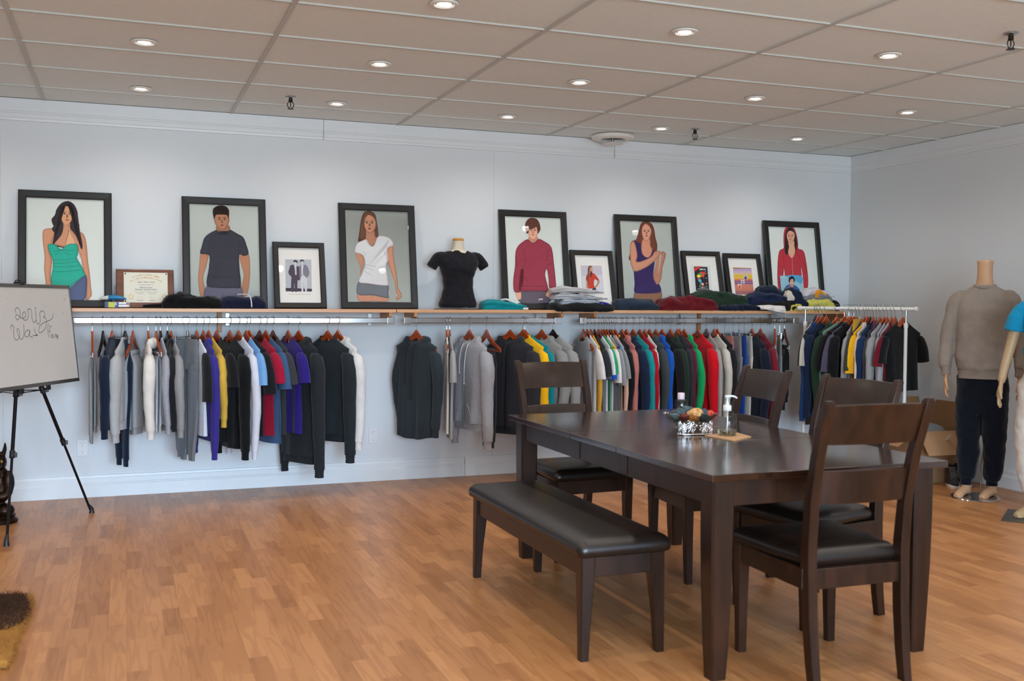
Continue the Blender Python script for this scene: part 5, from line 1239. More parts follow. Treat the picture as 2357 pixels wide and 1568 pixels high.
# ------------------------------------------------------------------ easel and whiteboard
f1 = onZ(15, 1257, 0); f2 = onZ(211, 1181, 0); dirb = (f2-f1).normalized(); nb = Vector((-dirb.y, dirb.x, 0))   # nb points away to the wall-left
mid = (f1+f2)/2; apex = Vector((-.585, -.86, 1.16)); f3 = mid+nb*.72; f3.z = 0
ea = empty('tripod_easel', (mid.x, mid.y, 0)); tag(ea, 'black telescopic tripod easel holding the whiteboard', 'easel'); O = Vector((mid.x, mid.y, 0))
M_eas = plain('black_anodised', '121013', .3, .6, noise=.1)
for f in (f1, f2, f3):
    A_ = f-O; B_ = apex-O
    d = (B_-A_)
    mb = MB(); mb.tube([A_+d*.02, A_+d*.42], .0075, n=12); mb.tube([A_+d*.40, A_+d*1.0], .0105, n=12); l = mb.build('leg', M_eas, ea)
    c1 = A_+d*.41; MB().tube([c1-d*.014, c1+d*.018], .0155, n=14).box((c1.x+.01, c1.y-.01, c1.z-.015), (c1.x+.026, c1.y+.008, c1.z+.012), bev=.003).build('clamp', M_black, l)
    c2 = A_+d*.70; MB().tube([c2-d*.014, c2+d*.018], .0165, n=14).box((c2.x+.012, c2.y-.01, c2.z-.012), (c2.x+.036, c2.y+.008, c2.z+.012), bev=.003).build('clamp', M_black, l)
    MB().tube([A_, A_+Vector((0, 0, .028)), A_+d*.045], [.0165, .013, .010], n=14).build('rubber_foot', M_black, l)
for p0, p1 in ((f1, f2), (f2, f3), (f3, f1)):
    a_ = p0-O+(apex-p0)*.70; b_ = p1-O+(apex-p1)*.70; MB().tube([a_, b_], .0032, n=8).build('spreader', M_eas, ea)
mast_top = apex+Vector((-.01, .005, .29))
MB().tube([apex-O-Vector((0, 0, .05)), mast_top-O], .009, n=12).build('mast', M_eas, ea)
MB().tube([apex-O-Vector((0, 0, .06)), apex-O+Vector((0, 0, .03))], .024, n=16).build('hub', M_black, ea)
# board plane: in front of the two front legs
lean = math.radians(6)
ledge_a = f1+(apex-f1)*.735; 
up = (Vector((0, 0, 1))*math.cos(lean)+nb*math.sin(lean)).normalized()
bo = f1+(apex-f1)*.74-nb*.040
BT = frame_mat(bo, dirb, up)                      # x along, y up, z = toward the room? checked below
zdir = dirb.cross(up)
if zdir.dot(CAM-bo) < 0: BT = frame_mat(bo, dirb, up)
nrm = Vector(BT.col[2][:3]); BTi = BT.inverted()
def bl(px, py, off=0): q_ = BTi @ on_plane(px, py, bo+nrm*off, nrm); return q_
rb = bl(183, 877); rtp = bl(158, 657)
xr = (rb.x+rtp.x)/2; ybm = rb.y; ytp = rtp.y; xl = xr-.92
wb = empty('whiteboard'); wb.matrix_world = BT; tag(wb, 'framed whiteboard with cursive handwriting resting on the easel', 'whiteboard')
fw = .022
MB().box((xl+fw*.5, ybm+fw*.5, -.012), (xr-fw*.5, ytp-fw*.5, -.002)).build('writing_surface', plain('whiteboard_enamel', 'c9c4be', .25, noise=.02, nscale=5, spec=.5), wb, smooth=0)
fm = MB(); M_alu = plain('satin_aluminium', '8d8b88', .35, .9, noise=.03)
for p0, p1 in (((xl, ybm), (xr, ybm+fw)), ((xl, ytp-fw), (xr, ytp)), ((xl, ybm), (xl+fw, ytp)), ((xr-fw*.6, ybm), (xr, ytp))): fm.box((p0[0], p0[1], -.016), (p1[0], p1[1], .003), bev=.002)
fm.build('frame', M_alu, wb)
ink = plain('marker_black', '3a3236', .6); red = plain('marker_red', 'c06a60', .6)
def stroke(mb, pts, w=.0017, mat=ink):
    P = [bl(x/5.805, 640+y/5.805, -.0018) for x, y in pts]
    mb.tube([(q_.x, q_.y, -.0016) for q_ in P], w, mat, n=6, smooth=5, flat=.35, up=(0, 0, 1))
sm = MB()
stroke(sm, [(210,465),(205,420),(225,395),(260,420),(272,470),(262,530),(235,560),(210,535),(212,500),(240,495),(270,525),(300,540),(335,520),(345,480),(325,452),(305,470),(298,510),(310,550),(345,565),(370,540),(382,480),(370,430),(395,412),(420,440),(425,510),(435,570),(455,595),(480,560),(478,480),(474,430)])
stroke(sm, [(480,560),(495,600),(515,620),(535,590),(535,520),(530,470),(560,440),(590,455),(598,500),(580,525)]); stroke(sm, [(580,525),(610,540),(625,590),(610,660),(570,715),(530,730),(518,700),(535,640),(580,600),(640,575),(690,550),(708,510),(706,480)])
stroke(sm, [(468,395),(474,408)], .004)
stroke(sm, [(143,680),(150,640),(165,628),(185,660),(182,740),(195,810),(225,830),(255,800),(262,740),(245,680),(225,690),(235,740),(265,800),(290,820),(315,780),(322,700),(315,620)])
stroke(sm, [(395,700),(360,700),(330,750),(345,785),(380,775),(400,700),(395,760),(410,785),(440,790)]); stroke(sm, [(455,680),(475,730),(490,765),(440,765)]); stroke(sm, [(480,770),(500,760)], .0035)
stroke(sm, [(652,610),(640,660),(640,720),(655,795)]); stroke(sm, [(672,640),(665,700),(668,730),(650,700)]); stroke(sm, [(670,650),(690,640)])
stroke(sm, [(690,785),(705,765),(700,750),(685,765),(690,795),(715,800),(730,770),(735,795)]); stroke(sm, [(735,770),(745,752),(755,760)])
stroke(sm, [(760,790),(775,780),(765,772),(755,790),(775,800)])
for x, y in ((560,358),(590,372),(612,380),(835,465),(843,478),(90,272),(260,268),(815,440)): stroke(sm, [(x, y), (x+4, y+3)], .0017)
stroke(sm, [(880,220),(884,245)], .002, red); stroke(sm, [(862,262),(852,285),(866,298),(876,280)], .0015, red); stroke(sm, [(888,262),(892,272)], .0018, red)
stroke(sm, [(745,765),(765,760),(778,765)], .002, red); stroke(sm, [(748,800),(765,822),(785,805)], .0012, red)
sm.build('cursive_lettering', None, wb)
# easel clips that hold the board
for px, py in ((50, 893), (112, 888)):
    q_ = bl(px, py); q2 = BT @ Vector((q_.x, ybm-.012, -.01))-O
    mb = MB(); mb.box((-.02, -.016, -.034), (.02, -.004, .012), bev=.002).box((-.02, -.004, .003), (.02, .014, .012), bev=.002).box((-.014, -.03, -.03), (.014, -.01, -.01), bev=.003)
    o = mb.build('board_rest', M_black, ea); o.matrix_local = Matrix.Translation(q2) @ BT.to_3x3().to_4x4()
q_ = bl(50, 657); q2 = BT @ Vector((q_.x, ytp+.004, -.006))-O
o = MB().box((-.022, -.012, .004), (.022, .008, .012), bev=.002).box((-.024, .0, -.03), (.024, .010, .010), bev=.003).tube([(-.036, .012, -.01), (-.01, .020, -.01), (.03, .012, -.01)], .004, n=8, smooth=3).build('top_clip', M_black, ea); o.matrix_local = Matrix.Translation(q2) @ BT.to_3x3().to_4x4()
# ------------------------------------------------------------------ bronze statue, rug, box, shoes
M_brz = plain('aged_bronze', '2a1a10', .38, .75, noise=.6, nscale=22, bump=.7, bscale=60)
sp_ = Vector((-.735, -.70, 0))
st = empty('bronze_statue', sp_, math.radians(-10)); tag(st, 'dark bronze statue with an upright pointed ear behind the easel', 'statue')
mb = MB()
mb.ell((0, 0, .23), (.085, .07, .13)); mb.ell((0, -.03, .19), (.08, .06, .08)); mb.ell((.0, -.01, .37), (.062, .065, .06)); mb.ell((.01, -.06, .355), (.036, .04, .03))
mb.ell((.075, -.03, .25), (.035, .04, .075)); mb.ell((-.075, -.03, .25), (.035, .04, .075)); mb.tube([(.08, -.03, .24), (.075, -.07, .18), (.03, -.09, .17)], [.03, .026, .022], n=12, smooth=4); mb.tube([(-.08, -.03, .24), (-.075, -.07, .18), (-.03, -.09, .17)], [.03, .026, .022], n=12, smooth=4)
mb.ell((0, -.085, .18), (.04, .035, .035)); mb.ell((.06, -.05, .085), (.055, .06, .04)); mb.ell((-.06, -.05, .085), (.055, .06, .04))
mb.tube([(.035, 0, .40), (.048, .0, .45), (.05, 0, .495)], [.024, .021, .003], n=12, smooth=4, flat=.55); mb.tube([(-.035, 0, .40), (-.048, .0, .45), (-.05, 0, .495)], [.024, .021, .003], n=12, smooth=4, flat=.55)
mb.lathe([(.04, .4), (.035, .42), (.02, .435), (.012, .45), (.001, .455)], n=16); mb.ell((0, 0, .07), (.085, .07, .05))
remesh(mb.build('figure', M_brz, st), .006, 2)
MB().lathe([(.001, 0), (.115, 0), (.118, .02), (.10, .035), (.105, .05), (.09, .06), (.001, .062)], n=36, sy=.85).build('pedestal', M_brz, st)
orn = MB()
for s in (-1, 1):
    orn.lathe([(.001, 0), (.012, 0), (.013, .004), (.006, .006), (.001, .008)], n=14, T=Matrix.Translation((s*.04, -.055, .38)) @ Matrix.Rotation(PI/2, 4, 'X'))
for k in range(11): a_ = -1.2+k*.24; orn.ell((.06*math.sin(a_), -.072-.01*math.cos(a_), .315-.035*math.cos(a_)), (.006, .006, .006), n=8)
orn.build('necklace', plain('worn_gold_bronze', '5e4422', .4, .8, noise=.4), st)
# plush rug corner (pile as stuff)
def fur_mat(name, dark, light):
    m, nt, b = base_mat(name); tc_ = N(nt, 'ShaderNodeTexCoord'); nz = N(nt, 'ShaderNodeTexNoise'); nz.inputs['Scale'].default_value = 5; nz.inputs['Detail'].default_value = 8
    nt.links.new(tc_.outputs['Object'], nz.inputs['Vector']); r_ = N(nt, 'ShaderNodeValToRGB'); r_.color_ramp.elements[0].position = .3; r_.color_ramp.elements[1].position = .75
    r_.color_ramp.elements[0].color = lin(dark); r_.color_ramp.elements[1].color = lin(light); nt.links.new(nz.outputs[0], r_.inputs[0]); nt.links.new(r_.outputs[0], b.inputs['Base Color']); b.inputs['Roughness'].default_value = .95; return m
rg = empty('pet_cushion', (-.66, -2.95, 0)); tag(rg, 'furry brown and tan floor cushion cut by the left edge', 'cushion')
def slab(pix, z0, z1, name, mat, parent, seed):
    P = [onZ(x, y, 0) for x, y in pix]; P = catmull([(p_.x+.66, p_.y+2.95, 0) for p_ in P], 5, True); c_ = sum(P, Vector())/len(P)
    rs = []
    for k, z in ((.98, z0), (1.0, z0+(z1-z0)*.35), (.985, z0+(z1-z0)*.75), (.93, z1), (.75, z1+.006), (.4, z1+.008), (.02, z1+.008)):
        rs.append([(c_.x+(p_.x-c_.x)*k, c_.y+(p_.y-c_.y)*k, z) for p_ in P])
    return MB().loft(rs, cap0=True, cap1=True).build(name, mat, parent, smooth=70)
base = slab([(-160, 1405), (0, 1391), (70, 1384), (74, 1400), (45, 1470), (22, 1535), (-10, 1545), (-160, 1575)], .002, .035, 'tan_border', fur_mat('tan_plush', '8a5a20', 'a8742f'), rg, 1)
dark = slab([(-150, 1412), (0, 1402), (58, 1402), (48, 1450), (0, 1476), (-150, 1490)], .03, .060, 'brown_centre', fur_mat('brown_plush', '2c1605', '4a2a0c'), rg, 2)
def fur(o, n, length, seed, mat_i=1):
    md = o.modifiers.new('pile', 'PARTICLE_SYSTEM'); ps = o.particle_systems[0].settings; ps.type = 'HAIR'; ps.count = n; ps.hair_length = length; ps.use_advanced_hair = True
    ps.brownian_factor = .012; ps.root_radius = 1; ps.tip_radius = .2; ps.radius_scale = .0016; ps.material = mat_i; ps.hair_step = 3; o.particle_systems[0].seed = seed
fur(base, 9000, .007, 1); fur(dark, 12000, .008, 2)
# cardboard box
M_card = plain('corrugated_card', '9a7450', .85, noise=.05, nscale=4)
bx = empty('cardboard_box', (5.90, -1.22, 0), math.radians(-4)); tag(bx, 'open brown cardboard box with splayed flaps beside the right wall', 'box')
w2, d2, hb = .245, .27, .40
for nm, p0, p1 in (('side', (-w2, -d2, 0), (w2, -d2+.004, hb)), ('side', (-w2, d2-.004, 0), (w2, d2, hb)), ('side', (-w2, -d2, 0), (-w2+.004, d2, hb)), ('side', (w2-.004, -d2, 0), (w2, d2, hb)), ('bottom', (-w2, -d2, 0), (w2, d2, .004))):
    MB().box(p0, p1).build(nm, M_card, bx, smooth=0)
def flap(p0, p1, out, L_, nm='flap', taper=.02):
    a_, b_ = Vector(p0), Vector(p1); o_ = Vector(out).normalized()*L_; t_ = (b_-a_).normalized()*taper
    n_ = (b_-a_).cross(o_).normalized()*.004
    return MB().add([a_, b_, b_+o_-t_, a_+o_+t_, a_+n_, b_+n_, b_+o_-t_+n_, a_+o_+t_+n_], [(0, 1, 2, 3), (7, 6, 5, 4), (0, 4, 5, 1), (1, 5, 6, 2), (2, 6, 7, 3), (3, 7, 4, 0)]).build(nm, M_card, bx, smooth=0)
fl = flap((-w2, -d2, hb), (w2, -d2, hb), (-.12, -.55, -.62), .22); flap((-w2, d2, hb), (w2, d2, hb), (0, .25, 1), .215); flap((w2, -d2, hb), (w2, d2, hb), (.06, 0, 1), .20); flap((-w2, -d2, hb), (-w2, d2, hb), (-.8, 0, -.55), .20)
MB().box((-.012, -.05, 0), (.012, .05, .0015), T=Matrix.Translation((-.03, -d2-.062, hb-.055)) @ Matrix.Rotation(math.radians(-48), 4, 'X')).build('tape', plain('white_tape', 'd6d4ce', .5), bx, smooth=0)
o = remesh(MB().ell((0, 0, 0), (.19, .21, .13), n=30, wob=.10, seed=4).ell((.05, -.05, .05), (.12, .12, .08), n=24, wob=.1, seed=8).build('folded_garment', cloth('7c7c7e', .4)), .012, 3)
o.location = (5.90, -1.22, .30); tag(o, 'grey garment stuffed inside the open cardboard box', 'garment')
# high-top trainer
def shoe(x, y, rz, label):
    r_ = empty('high_top_shoe', (x, y, 0), rz); tag(r_, label, 'shoe', 'black high top shoes by the box')
    mb_ = MB(); rs = []
    def foot(k, z, s_=1.0): return [(.036*s_*math.copysign(abs(math.cos(a))**.8, math.cos(a))*(1.05 if math.sin(a) > 0 else .88), .128*s_*math.sin(a)+k, z) for a in [2*PI*j/28 for j in range(28)]]
    for z, s_ in ((0, .99), (.006, 1.03), (.026, 1.03), (.028, 1.0)): rs.append(foot(0, z, s_))
    MB().loft(rs, cap0=True, cap1=True).build('sole', plain('rubber_white', 'cfc9bf', .5, noise=.06), r_, smooth=50)
    up_ = [(0, .02, .98, 1), (0, .04, .97, 1), (-.006, .06, .90, .93), (-.026, .08, .84, .76), (-.055, .10, .82, .56), (-.068, .125, .84, .47), (-.072, .15, .88, .46)]
    rs = [[(.036*sx*math.cos(a), .126*sy*math.sin(a)+dy, z) for a in [2*PI*j/28 for j in range(28)]] for dy, z, sx, sy in up_]
    u = MB().loft(rs, cap0=True, cap1=False).build('upper', plain('black_canvas', '1c1a19', .8, noise=.2), r_, smooth=60)
    lc = MB()
    for k in range(7):
        f_ = k/6; yy = .055-.07*f_; zz = .068+.075*f_
        lc.tube([(-.024, yy, zz), (0, yy+.006, zz+.006), (.024, yy-.004, zz+.004)], .0022, n=6, smooth=3)
    lc.build('laces', plain('lace_grey', '8b8780', .8), u)
shoe(5.80, -1.66, math.radians(150), 'black high top canvas shoe on the left of its pair by the box')
shoe(5.93, -1.63, math.radians(156), 'black high top canvas shoe on the right of its pair, close to the mannequin')

# ------------------------------------------------------------------ mannequins
M_skin = plain('mannequin_tan', 'b98f6c', .5, noise=.02, spec=.4)
def limb(mb_, pts, rad, flat=1.0, n=16, k=4): mb_.tube(pts, rad, n=n, smooth=k, flat=flat)
def hand(mb_, wrist, down, fwd, side):
    """relaxed hand: wrist point, direction of the fingers, palm-forward direction, side the thumb is on"""
    d = Vector(down).normalized(); f_ = Vector(fwd).normalized(); s_ = Vector(side).normalized(); w_ = Vector(wrist)
    mb_.tube([w_-d*.03, w_+d*.02, w_+d*.055, w_+d*.09], [.026, .029, .036, .034], n=14, smooth=3, flat=.5, up=f_)
    lens = [.070, .080, .074, .058]
    for i in range(4):
        b_ = w_+d*.085+s_*(.030-.0195*i); L_ = lens[i]; c_ = .16+.08*i; d = (d+s_*(.10-.06*i)*.0).normalized()
        mb_.tube([b_-d*.02, b_+d*L_*.35+f_*L_*.06*c_*3, b_+d*L_*.7+f_*L_*.22*c_*2.2, b_+d*L_*.92+f_*L_*.42*c_*2.2], [.0090, .0085, .0078, .0060], n=9, smooth=3)
    t0 = w_+d*.025+s_*.024
    mb_.tube([t0, t0+d*.03+s_*.016+f_*.006, t0+d*.058+s_*.018+f_*.014, t0+d*.078+s_*.012+f_*.02], [.014, .0115, .010, .0075], n=9, smooth=3)
def foot_(mb_, ankle, fwd):
    f_ = Vector(fwd).normalized(); a_ = Vector(ankle)
    mb_.tube([a_+Vector((0, 0, .14)), a_+Vector((0, 0, .07)), a_+Vector((0, 0, .04))-f_*.012], [.036, .034, .036], n=14, smooth=3)
    mb_.tube([a_-f_*.052+Vector((0, 0, .026)), a_+Vector((0, 0, .045)), a_+f_*.06+Vector((0, 0, .040)), a_+f_*.12+Vector((0, 0, .026)), a_+f_*.165+Vector((0, 0, .018))], [.026, .040, .037, .036, .022], n=16, smooth=4, flat=.78, up=(0, 0, 1))
    s_ = Vector((-f_.y, f_.x, 0))
    for i in range(5): b_ = a_+f_*(.150-.006*abs(i-1)*1.5)+s_*(.028-.014*i)+Vector((0, 0, .015)); mb_.tube([b_-f_*.02, b_+f_*.012, b_+f_*.026], [.0095, .0105, .006], n=9, smooth=3)
def body_rings(levels, cx=0, n=40, ex=.85):
    return [[(cx_+w_*math.copysign(abs(math.cos(a))**ex, math.cos(a)), cy_+(d_*math.copysign(abs(math.sin(a))**ex, math.sin(a))), z) for a in [2*PI*j/n for j in range(n)]] for z, cx_, cy_, w_, d_ in levels]
# male: local +y is the back, he faces -y
mm = empty('male_mannequin', (5.70, -2.02, 0), math.radians(-49)); mm.scale = (.88, .95, .995); tag(mm, 'headless tan mannequin in a taupe sweatshirt and navy joggers', 'mannequin')
fwd = (-.2, -1, 0)
mb = MB()
mb.loft(body_rings([(1.36, 0, .01, .10, .06), (1.46, 0, .01, .10, .06), (1.50, 0, .01, .075, .058), (1.53, 0, .008, .064, .060), (1.57, 0, .0, .058, .058), (1.63, 0, -.002, .057, .058), (1.672, 0, 0, .060, .062), (1.685, 0, 0, .062, .064)]), cap0=True, cap1=True)
for s in (-1, 1):
    limb(mb, [(s*.17, .01, 1.43), (s*.225, .01, 1.28), (s*.262, .0, 1.08), (s*.270, -.03, .93), (s*.268, -.045, .865)], [.05, .045, .038, .030, .026])
    hand(mb, (s*.268, -.048, .865), (0, -.10, -1), (-s, 0, 0), (0, -1, .1))
    ank = (s*.095-.01, (.02 if s > 0 else -.02), 0); limb(mb, [(s*.10, 0, .85), (s*.11, -.02, .5), (s*.10, .01, .3), (ank[0], ank[1], .12)], [.08, .06, .05, .036]); foot_(mb, ank, (-.42, -1, 0) if s > 0 else (-.35, -1, 0))
limb(mb, [(0, 0, 1.4), (0, 0, .85)], [.08, .08])
remesh(mb.build('body', M_skin, mm), .0042, 4)
MB().loft(body_rings([(1.672, 0, 0, .060, .062), (1.688, 0, 0, .061, .063), (1.692, 0, 0, .056, .058)]), cap1=True).build('neck_cap', plain('cap_tan', 'c8996f', .35), mm)
sw_ = MB()
sw_.loft(body_rings([(.905, 0, .0, .180, .125), (.93, 0, 0, .196, .135), (.99, 0, 0, .208, .140), (1.10, 0, 0, .205, .135), (1.22, 0, 0, .210, .132), (1.33, 0, .005, .215, .125), (1.41, 0, .01, .215, .110), (1.455, 0, .01, .185, .092), (1.487, 0, .01, .13, .080), (1.508, 0, .008, .088, .074), (1.517, 0, .006, .078, .070)]), cap0=True, cap1=True)
for s in (-1, 1): limb(sw_, [(s*.14, .01, 1.42), (s*.195, .01, 1.40), (s*.235, .005, 1.28), (s*.268, -.002, 1.10), (s*.278, -.028, .98), (s*.272, -.040, .925)], [.06, .072, .068, .060, .054, .046], n=20)
sh = remesh(sw_.build('sweatshirt', cloth('84786d'), mm), .008, 3)
def crinkle(o, s_, d_, sc_=.06):
    tx = bpy.data.textures.new('folds', 'CLOUDS'); tx.noise_scale = sc_; tx.noise_depth = 1
    md = o.modifiers.new('folds', 'DISPLACE'); md.texture = tx; md.strength = d_; md.mid_level = .5; md.texture_coords = 'LOCAL'
crinkle(sh, 1, .018, .12)
for s in (-1, 1): MB().tube([(s*.273, -.038, .93), (s*.270, -.044, .90), (s*.269, -.048, .872)], [.043, .036, .037], n=20).build('cuff', cloth('7f7368'), sh)
MB().loft(body_rings([(.912, 0, 0, .190, .130), (.90, 0, 0, .186, .128), (.862, 0, 0, .182, .126), (.852, 0, 0, .186, .129)])).build('hem_band', cloth('7f7368'), sh)
nr = MB(); nr.tube([(.078*math.cos(a), .072*math.sin(a)+.004, 1.512-.014*(math.sin(a) < 0)*abs(math.sin(a))) for a in [2*PI*k/24 for k in range(25)]], .0095, n=8, cap=False); nr.build('collar', cloth('7f7368'), sh)
pt = MB(); pt.loft(body_rings([(.60, 0, .0, .175, .11), (.75, 0, 0, .185, .118), (.90, 0, 0, .178, .115), (.93, 0, 0, .17, .11)]), cap0=True, cap1=True)
for s in (-1, 1): limb(pt, [(s*.085, 0, .86), (s*.094, -.005, .66), (s*.096, -.018, .46), (s*.096, .0, .28), (s*.095-.008, .012*s, .16), (s*.095-.01, .02*s, .125)], [.104, .104, .092, .080, .070, .052], n=22)
jg = remesh(pt.build('joggers', cloth('080d18'), mm), .008, 3); crinkle(jg, 1, .02, .09)
for s in (-1, 1): MB().tube([(s*.095-.009, .018*s, .135), (s*.095-.01, .02*s, .11), (s*.095-.01, .02*s, .085)], [.052, .043, .045], n=20).build('cuff', cloth('070b15'), jg)
MB().lathe([(.001, 0), (.185, 0), (.187, .003), (.183, .008), (.001, .009)], n=56).build('base_plate', M_chrome, mm, T=Matrix.Translation((-.03, -.06, 0)))
MB().tube([(.0, .09, .005), (.0, .075, .20), (.02, .05, .34)], .006, n=10).build('support_rod', M_chrome, mm)
# female
fm_ = empty('female_mannequin', (5.52, -2.74, 0), math.radians(-52)); tag(fm_, 'tan mannequin in a cropped blue tee and cream joggers, cut by the right edge', 'mannequin')
M_skin2 = plain('mannequin_olive', 'a58a66', .45, noise=.02)
mb = MB()
mb.loft(body_rings([(.88, 0, .0, .11, .075), (.98, 0, 0, .125, .088), (1.06, 0, 0, .118, .085), (1.15, 0, 0, .130, .090), (1.25, 0, -.01, .148, .105), (1.34, 0, 0, .160, .085), (1.39, 0, .0, .12, .065), (1.42, 0, 0, .055, .05), (1.50, 0, 0, .048, .048), (1.56, 0, 0, .05, .05)]), cap0=True, cap1=True)
limb(mb, [(-.15, 0, 1.35), (-.20, .005, 1.24), (-.232, .0, 1.10), (-.262, -.03, .96), (-.275, -.06, .87)], [.042, .038, .032, .027, .022]); hand(mb, (-.276, -.064, .86), (-.10, -.18, -1), (1, 0, -.1), (0, -1, .18))
limb(mb, [(.15, 0, 1.35), (.20, .005, 1.24), (.232, .0, 1.10), (.250, -.03, .96), (.258, -.05, .87)], [.042, .038, .032, .027, .022]); hand(mb, (.259, -.054, .86), (.0, -.1, -1), (-1, 0, 0), (0, -1, .1))
for s in (-1, 1): ank = (s*.09, -.03*s, 0); limb(mb, [(s*.08, 0, .8), (s*.09, 0, .45), (s*.09, 0, .12)], [.08, .055, .033]); foot_(mb, ank, (-.5, -1, 0))
remesh(mb.build('body', M_skin2, fm_), .0042, 4)
te = MB(); te.loft(body_rings([(1.055, 0, 0, .160, .115), (1.10, 0, 0, .152, .112), (1.20, 0, -.004, .150, .112), (1.28, 0, -.01, .162, .118), (1.34, 0, 0, .170, .098), (1.385, 0, 0, .135, .075), (1.405, 0, 0, .09, .068)]), cap0=True, cap1=True)
for s in (-1, 1): limb(te, [(s*.12, 0, 1.35), (s*.165, 0, 1.335), (s*.20, 0, 1.27), (s*.218, 0, 1.20)], [.05, .056, .056, .056], n=18)
o = remesh(te.build('cropped_tee', cloth('1181a8'), fm_), .007, 3); crinkle(o, 1, .014, .08)
pt = MB(); pt.loft(body_rings([(.62, 0, .0, .175, .115), (.75, 0, 0, .185, .122), (.86, 0, 0, .168, .115), (.95, 0, 0, .145, .102), (.965, 0, 0, .14, .10)]), cap0=True, cap1=True)
for s in (-1, 1): limb(pt, [(s*.085, 0, .85), (s*.098, -.005, .62), (s*.105, -.01, .42), (s*.10, .0, .26), (s*.09, -.01*s, .17)], [.098, .096, .082, .070, .055], n=22)
jg = remesh(pt.build('joggers', cloth('c9c0b6'), fm_), .008, 3); crinkle(jg, 1, .02, .09)
MB().loft(body_rings([(.955, 0, 0, .150, .108), (.962, 0, 0, .153, .111), (.985, 0, 0, .146, .106), (1.0, 0, 0, .145, .105)])).build('waistband', cloth('c2b9ae'), jg)
MB().tube([(.02, -.108, .98), (.03, -.120, .93), (.035, -.13, .87), (.038, -.13, .80)], .003, n=6, smooth=3).build('drawstring', cloth('e0dad2'), jg)
for s in (-1, 1): MB().tube([(s*.09, -.01*s, .18), (s*.09, -.015*s, .14), (s*.09, -.02*s, .11)], [.052, .042, .043], n=20).build('cuff', cloth('c2b9ae'), jg)
MB().box((-.24, -.24, 0), (.24, .18, .006), bev=.002).build('base_plate', plain('grey_steel_plate', '55524e', .35, .7), fm_)
# black tee bust on the shelf
bp_ = onY(1052, 700, -.16)
bt = empty('torso_bust', (bp_.x+.005, -.165, ZS), math.radians(0)); tag(bt, 'black fitted tee on a cream torso bust with a wooden neck cap', 'bust')
mb = MB(); mb.loft(body_rings([(.015, .0, 0, .140, .085), (.04, 0, 0, .150, .09), (.10, .0, 0, .128, .085), (.17, 0, 0, .112, .082), (.24, 0, 0, .118, .088), (.31, .0, -.005, .140, .100), (.355, 0, -.004, .158, .092), (.39, 0, 0, .162, .078), (.418, 0, 0, .140, .066), (.436, 0, .002, .105, .058), (.445, 0, .002, .080, .052)]), cap0=True, cap1=True)
for s in (-1, 1): limb(mb, [(s*.10, 0, .40), (s*.148, 0, .392), (s*.185, 0, .358), (s*.213, 0, .318)], [.036, .046, .042, .038], n=20)
o = remesh(mb.build('t_shirt', cloth('1b1b20'), bt), .005, 2); crinkle(o, 1, .010, .05)
mb = MB(); mb.loft(body_rings([(.36, 0, 0, .1, .05), (.418, 0, -.006, .096, .055), (.440, 0, -.004, .078, .052), (.452, 0, 0, .052, .044), (.475, 0, 0, .043, .042), (.505, 0, 0, .041, .041), (.522, 0, 0, .042, .042)]), cap0=True, cap1=True)
mb.build('neck', plain('linen_cream', 'cfc4ae', .7, noise=.03), bt)
MB().lathe([(.001, .520), (.040, .520), (.044, .526), (.043, .536), (.034, .542), (.001, .544)], n=36).build('neck_cap', wood_mat('honey_wood', 'b97a2c', 'd2963f', .3, .5, (4, 4, 9)), bt)
MB().tube([(.088*math.cos(a), .055*math.sin(a)-.003, .436-.010*abs(math.cos(a))-.014*(math.sin(a) < 0)*abs(math.sin(a))) for a in [2*PI*k/24 for k in range(25)]], .006, n=8, cap=False).build('collar', cloth('1b1b20'), bt)
MB().box((-.165, -.10, 0), (.165, .09, .006), bev=.002).build('base_plate', M_black, bt)

